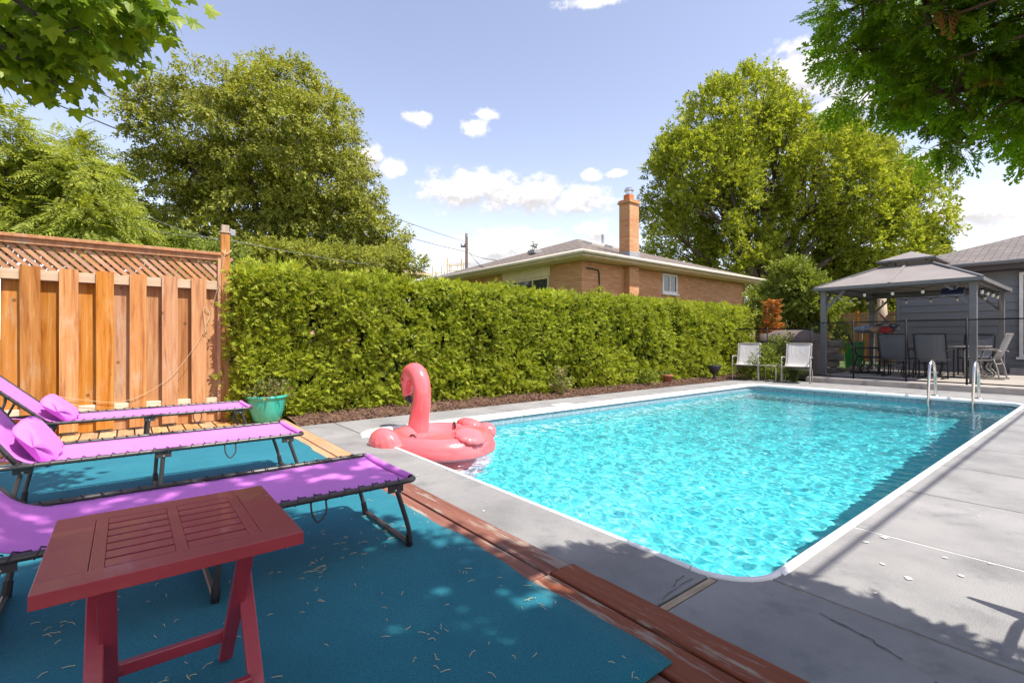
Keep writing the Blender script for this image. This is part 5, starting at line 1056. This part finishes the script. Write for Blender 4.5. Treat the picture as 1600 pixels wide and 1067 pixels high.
# gazebo
gz = empty('gazebo', (14.75, 3.1, Z), 0, 'grey metal gazebo with two-tier roof over the patio furniture', 'gazebo')
def gazebo():
    G = MATS['gaz_metal']; hx, hy, H = 1.78, 1.30, 2.0
    for sx in (-1, 1):
        for sy in (-1, 1):
            o = MB().bb(sx * hx - .055, sx * hx + .055, sy * hy - .055, sy * hy + .055, .012, H).build('post', G, gz, bevel=.006)
            MB().bb(sx * hx - .11, sx * hx + .11, sy * hy - .11, sy * hy + .11, 0, .012).build('base_plate', MATS['black_metal'], o)
            MB().beam((sx * hx - sx * .04, sy * hy, H - .42), (sx * hx - sx * .42, sy * hy, H - .02), .04, .05).build('knee_brace', G, gz); MB().beam((sx * hx, sy * hy - sy * .04, H - .42), (sx * hx, sy * hy - sy * .42, H - .02), .04, .05).build('knee_brace', G, gz)
    for sy in (-1, 1): MB().bb(-hx - .06, hx + .06, sy * hy - .04, sy * hy + .04, H, H + .10).build('beam', G, gz)
    for sx in (-1, 1): MB().bb(sx * hx - .04, sx * hx + .04, -hy + .042, hy - .042, H, H + .099).build('beam', G, gz)
    ex, ey, ze = hx + .17, hy + .15, H + .07; tx, ty, zt = .62, .42, H + .60
    Q = {'c': [(-ex, -ey), (ex, -ey), (ex, ey), (-ex, ey)], 't': [(-tx, -ty), (tx, -ty), (tx, ty), (-tx, ty)]}
    def panel(a, b, c, d, nm, mt, off=.012):
        vs = [Vector(q) for q in (a, b, c, d)]; nrm = (vs[1] - vs[0]).cross(vs[3] - vs[0]).normalized() * off
        MB().add(vs + [v - nrm for v in vs], [(0, 1, 2, 3), (7, 6, 5, 4), (0, 4, 5, 1), (1, 5, 6, 2), (2, 6, 7, 3), (3, 7, 4, 0)]).build(nm, MATS[mt], gz)
    for i in range(4):
        a, b = Q['c'][i], Q['c'][(i + 1) % 4]; c, d = Q['t'][(i + 1) % 4], Q['t'][i]
        A, B, C, D = [Vector((*p, z)) for p, z in ((a, ze), (b, ze), (c, zt), (d, zt))]
        mA, mD = (A + B) / 2, (C + D) / 2
        lo = lambda P0, P1, t: P0.lerp(P1, t)
        for (p0, p1, q1, q0) in ((A, mA, mD, D), (mA, B, C, mD)):
            e = .004 * (1 if p0 is A else 1); panel(lo(p0, q0, 0), lo(p1, q1, 0), lo(p1, q1, .49), lo(p0, q0, .49), 'roof_panel', 'gaz_roof'); up = Vector((0, 0, -.012)); panel(lo(p0, q0, .485) + up, lo(p1, q1, .485) + up, q1 + up, q0 + up, 'roof_panel', 'gaz_roof')
        MB().beam(mA + Vector((0, 0, .012)), mD + Vector((0, 0, .012)), .05, .02).build('roof_rib', MATS['gaz_roof'], gz); MB().beam(A + Vector((0, 0, .01)), D + Vector((0, 0, .01)), .05, .03).build('hip_cap', G, gz); MB().beam(A - Vector((0, 0, .03)), B - Vector((0, 0, .03)), .03, .07).build('eave_trim', G, gz)
    for sx in (-1, 0, 1):
        for sy in (-1, 1): MB().bb(sx * .5 - .02, sx * .5 + .02, sy * .34 - .02, sy * .34 + .02, zt - .08, zt + .12).build('cupola_post', G, gz)
    q = [(-.74, -.54), (.74, -.54), (.74, .54), (-.74, .54)]; zc = zt + .11
    for i in range(4): a, b = q[i], q[(i + 1) % 4]; t = [(-.16, 0), (.16, 0), (.16, .001), (-.16, .001)]; panel((*a, zc), (*b, zc), (*t[(i + 1) % 4], zc + .24), (*t[i], zc + .24), 'cupola_panel', 'gaz_roof'); MB().beam((*a, zc - .015), (*b, zc - .015), .03, .04).build('cupola_trim', G, gz)
gazebo()
def string_lights():
    r = empty('string_lights', (14.75, 3.1, Z), 0, 'string of bulb lights hung under the gazebo eaves', 'lights'); hx, hy, H = 1.70, 1.28, 2.0; C_ = [(-hx, hy), (-hx, -hy), (hx, -hy), (hx, hy), (-hx, hy)]; m = MB()
    for (a, b) in zip(C_[:-1], C_[1:]):
        k = 5
        for i in range(k):
            p, q = [Vector((a[0] + (b[0] - a[0]) * t, a[1] + (b[1] - a[1]) * t, H - .01)) for t in (i / k, (i + 1) / k)]; m.tube([p, (p + q) / 2 - Vector((0, 0, .06)), q], .006, 4)
            c = (p + q) / 2 - Vector((0, 0, .06)); o = MB().lathe([(0, -.11), (.018, -.105), (.032, -.075), (.03, -.05), (.016, -.03), (.016, 0)], 10, c).build('bulb', MATS['bulb'], r, True); MB().lathe([(.018, -.034), (.019, 0), (0, .005)], 8, c).build('socket', MATS['black_metal'], o)
    m.build('cable', MATS['wire'], r)
string_lights()
sp = empty('solar_light', (12.98, 1.98, Z + 1.83), 0, 'small blue solar panel light clipped under the gazebo corner', 'light')
MB().box((-.05, .12, 0), (.22, .34, .02), Matrix.Rotation(R(-38), 3, 'Y')).build('panel', MATS['solar'], sp, bevel=.004); MB().box((-.045, .12, -.014), (.24, .36, .015), Matrix.Rotation(R(-38), 3, 'Y')).build('panel_frame', MATS['gaz_metal'], sp); MB().beam((0, .1, 0), (.02, .02, .17), .03, .03).build('arm', MATS['gaz_metal'], sp)
# pool fence
def pool_fence():
    r = empty('mesh_pool_fence', (12.52, 0, 0), 0, 'black see-through mesh pool fence along the patio step', 'fence'); Bm = MATS['black_metal']
    ys = [-1.9, -.96, -.02, .9, 1.83, 2.75, 3.67, 4.5, 5.5, 6.45]
    def zb(y): return .12 if y < 4.5 else 0
    for y in ys: MB().tube([(0, y, zb(y)), (0, y, zb(y) + 1.28)], .017, 8).build('post', Bm, r, True)
    for a, b in zip(ys[:-1], ys[1:]):
        z = max(zb(a), zb(b)) if a >= 4.5 or b > 4.5 else .12
        if a >= 4.5: z = 0
        p = MB().bb(-.002, .002, a + .018, b - .018, z + .03, z + 1.24).build('mesh_panel', MATS['fence_mesh'], r)
        for zz in (z + .03, z + 1.24): MB().bb(-.006, .006, a + .018, b - .018, zz - .012, zz + .012).build('hem', Bm, p)
pool_fence()
# pool ladder handrails
def handrail(y, label):
    r = empty('ladder_handrail', (10.6, y, 0), 0, label, 'handrail', 'steel handrails of the pool ladder')
    MB().tube(bez([(-.05, 0, -.95), (-.05, 0, -.4), (-.045, 0, -.05), (.0, 0, .34), (.07, 0, .55), (.20, 0, .62), (.34, 0, .56), (.42, 0, .40), (.45, 0, .2), (.455, 0, 0)], 6), .021, 12).build('rail', MATS['steel'], r, True)
    MB().lathe([(.06, 0), (.06, .008), (.04, .02), (.022, .022)], 20, (.455, 0, .001)).build('escutcheon', MATS['steel'], r, True)
handrail(2.02, 'left curved steel handrail of the pool ladder'); handrail(1.47, 'right curved steel handrail of the pool ladder')
ld = empty('ladder_treads', (10.54, 1.745, 0), 0, 'underwater treads of the pool ladder', 'ladder')
for z in (-.35, -.62, -.89): MB().bb(-.045, .045, -.25, .25, z - .012, z + .012).build('tread', MATS['step_white'], ld, bevel=.005)
# covered grill
def grill():
    r = empty('covered_grill', (13.55, 5.35, 0), R(-70), 'barbecue under a taupe cover behind the white chairs', 'grill'); prof = [(-.38, 0), (-.36, .62), (-.40, .95), (-.27, 1.17), (0, 1.22), (.27, 1.17), (.40, .95), (.36, .62), (.38, 0)]
    m = MB(); n = len(prof); K = 9; vs = []
    for i in range(K):
        t = i / (K - 1); s = 1 if 0 < i < K - 1 else .95
        for a, z in prof: vs.append((-.72 + t * 1.44 + .012 * math.sin(a * 19 + i * 2), a * s * .8 + .012 * math.sin(z * 9 + i * 1.7), z * (1 if 1 < i < K - 2 else .93)))
    m.add(vs, [(i * n + j, i * n + j + 1, (i + 1) * n + j + 1, (i + 1) * n + j) for i in range(K - 1) for j in range(n - 1)] + [tuple(range(n))[::-1], tuple((K - 1) * n + j for j in range(n))]); m.build('cover', MATS['cover'], r, True)
    MB().bb(-.70, .70, -.33, .33, .93, .955).build('cover_hem', MATS['cover'], r)
grill()
# stones, bin, rear fence, heap
sw = empty('stone_stack', (15.5, 5.35, 0), R(10), 'stack of rough brown garden stones by the gazebo post', 'stones')
rr = random.Random(8)
for lv in range(5):
    for i in range(3): MB().box((rr.uniform(-.03, .03), -.38 + i * .38 + (lv % 2) * .12, .1 + lv * .19), (.34, .36, .18), Matrix.Rotation(rr.uniform(-.08, .08), 3, 'Z')).build('stone', MATS['stone'], sw, bevel=.04)
for k, (x, y, s, lab) in enumerate(((16.9, 4.95, .2, 'pale round stone lying on the ground beside the stone stack'), (18.2, 5.0, .13, 'small grey rock behind the gazebo on bare soil'))):
    tag(MB().ell((x, y, s * .4), (s, s * .8, s * .6), 10, 7).build('garden_rock', MATS['stone'], None, True), lab, 'rock')
gb = empty('green_bin', (19.6, 5.75, 0), R(20), 'bright green plastic bin behind the gazebo', 'bin')
MB().add([(-.22, -.22, 0), (.22, -.22, 0), (.22, .22, 0), (-.22, .22, 0), (-.3, -.3, .85), (.3, -.3, .85), (.3, .3, .85), (-.3, .3, .85)], [(3, 2, 1, 0), (4, 5, 6, 7), (0, 1, 5, 4), (1, 2, 6, 5), (2, 3, 7, 6), (3, 0, 4, 7)]).build('body', MATS['green_plastic'], gb, bevel=.03); MB().bb(-.33, .33, -.33, .33, .852, .90).build('rim', MATS['green_plastic'], gb, bevel=.015)
rf = empty('rear_fence', (24, 4.0, 0), 0, 'brown board fence with lattice top behind the gazebo', 'fence'); bb_ = MB().box((0, 0, 0), (.02, .14, 1.5)).mesh('rear_board'); bb_.materials.append(MATS['fence_wood'])
for i in range(38): o = link('board', bb_, rf); o.location = (0, .08 + i * .15, .78)
for z in (1.56, 2.04): MB().bb(-.04, .04, 0, 5.8, z - .035, z + .035).build('rail', MATS['fence_wood'], rf)
s2 = MB().box((0, 0, 0), (.008, .03, .60)).mesh('rear_slat'); s2.materials.append(MATS['lattice_wood'])
for i in range(48):
    for sg in (-1, 1): o = link('lattice_slat', s2, rf); o.location = (.006 * sg, .15 + i * .115, 1.80); o.rotation_euler = (R(45 * sg), 0, 0)
for y in (.0, 2.9, 5.8): MB().bb(-.05, .05, y - .05, y + .05, 0, 2.15).build('post', MATS['fence_wood'], rf)
tag(MB().tube([(21.4, 5.35, 0), (21.45, 5.35, 1.4), (21.4, 5.4, 2.45)], [.16, .15, .14], 12).build('bare_post', MATS['grey_wood'], None, True), 'pale bare timber post standing behind the gazebo', 'post')
st = empty('storage_shelf', (16.1, 4.15, Z), 0, 'metal shelf rack behind the gazebo under the heap of towels', 'shelf')
for x in (-.25, .25):
    for y in (-.4, .4): MB().tube([(x, y, 0), (x, y, 1.04)], .015, 6).build('upright', MATS['gaz_metal'], st)
for z in (.15, .6, 1.03): MB().bb(-.28, .28, -.43, .43, z, z + .02).build('shelf_board', MATS['gaz_metal'], st)
def cloth(name, c, r, seed, mt, label):
    rg = random.Random(seed); ph = [rg.uniform(0, 6) for _ in range(6)]
    def f(s, t):
        a = 2 * math.pi * s; p = math.pi * t; q = 1 + .18 * math.sin(3 * a + ph[0]) * math.sin(p) + .1 * math.sin(7 * a + ph[1] + 4 * t) * math.sin(p); return (c[0] + r[0] * math.sin(p) * math.cos(a) * q, c[1] + r[1] * math.sin(p) * math.sin(a) * q, c[2] - r[2] * math.cos(p) * (1 + .15 * math.sin(5 * a + ph[2])))
    tag(MB().grid(f, 28, 14).build(name, MATS[mt], None, True), label, 'towel', 'heap of towels on the shelf rack')
mat('towel_blue', [(.42, (.05, .09, .2)), (.46, (.6, .62, .65)), (.6, (.06, .16, .36))], 7, .9, stretch=(1, 6, 1)); mat('towel_red', (.45, .03, .03), 5, .9); mat('towel_navy', [(.45, (.03, .03, .06)), (.55, (.35, .34, .36))], 9, .9); mat('towel_tan', (.5, .32, .2), 5, .9)
cloth('towel', (16.05, 4.42, Z + 1.14), (.24, .26, .10), 1, 'towel_blue', 'blue and white towel in the heap on the shelf rack'); cloth('towel', (15.95, 4.12, Z + 1.12), (.22, .2, .09), 2, 'towel_tan', 'tan towel low in the heap on the shelf rack'); cloth('towel', (16.1, 3.95, Z + 1.18), (.26, .28, .12), 3, 'towel_navy', 'dark patterned towel on top of the heap'); cloth('towel', (15.85, 3.92, Z + 1.11), (.12, .13, .09), 4, 'towel_red', 'red towel at the front of the heap')
fl = empty('red_pinwheel', (18.6, 4.85, .0), 0, 'red and white cloth hanging on a stick behind the gazebo', 'flag'); MB().tube([(0, 0, 0), (0, 0, 1.9)], .015, 6).build('stick', MATS['grey_wood'], fl); MB().grid(lambda a, b: (-.03 * math.sin(b * 5), -.05 - b * .3 - a * .15, 1.85 - b * .45 - .15 * a), 6, 8).build('cloth', MATS['towel_red'], fl, True, solid=.004)
# twine on the fence
tw = MB().tube(bez([(.92, FV - .09, 2.06), (.84, FV - .08, 1.6), (.72, FV - .075, 1.15), (.58, FV - .08, .85), (.33, FV - .075, .52), (-.02, FV - .075, .33), (-.35, FV - .075, .37), (-.55, FV - .08, .42)], 6), .0022, 5).tube(bez([(.72, FV - .075, 1.15), (.76, FV - .08, 1.28), (.70, FV - .08, 1.36), (.73, FV - .08, 1.05)], 5), .003, 5).tube(bez([(.885, FV - .06, 2.05), (.93, FV - .065, 2.02), (.98, FV - .055, 2.05), (.985, FV, 2.07), (.93, FV - .06, 2.0)], 5), .004, 5)
tag(tw.build('garden_twine', MATS['twine'], None, True), 'loose twine hanging across the wooden fence boards', 'twine')
tag(MB().bb(-.03, .03, -.025, .025, 0, .08).build('post_lamp', MATS['lead'], None, bevel=.01), 'small grey lamp fixed to the fence post top', 'lamp').location = (1.005, FV, 2.24)
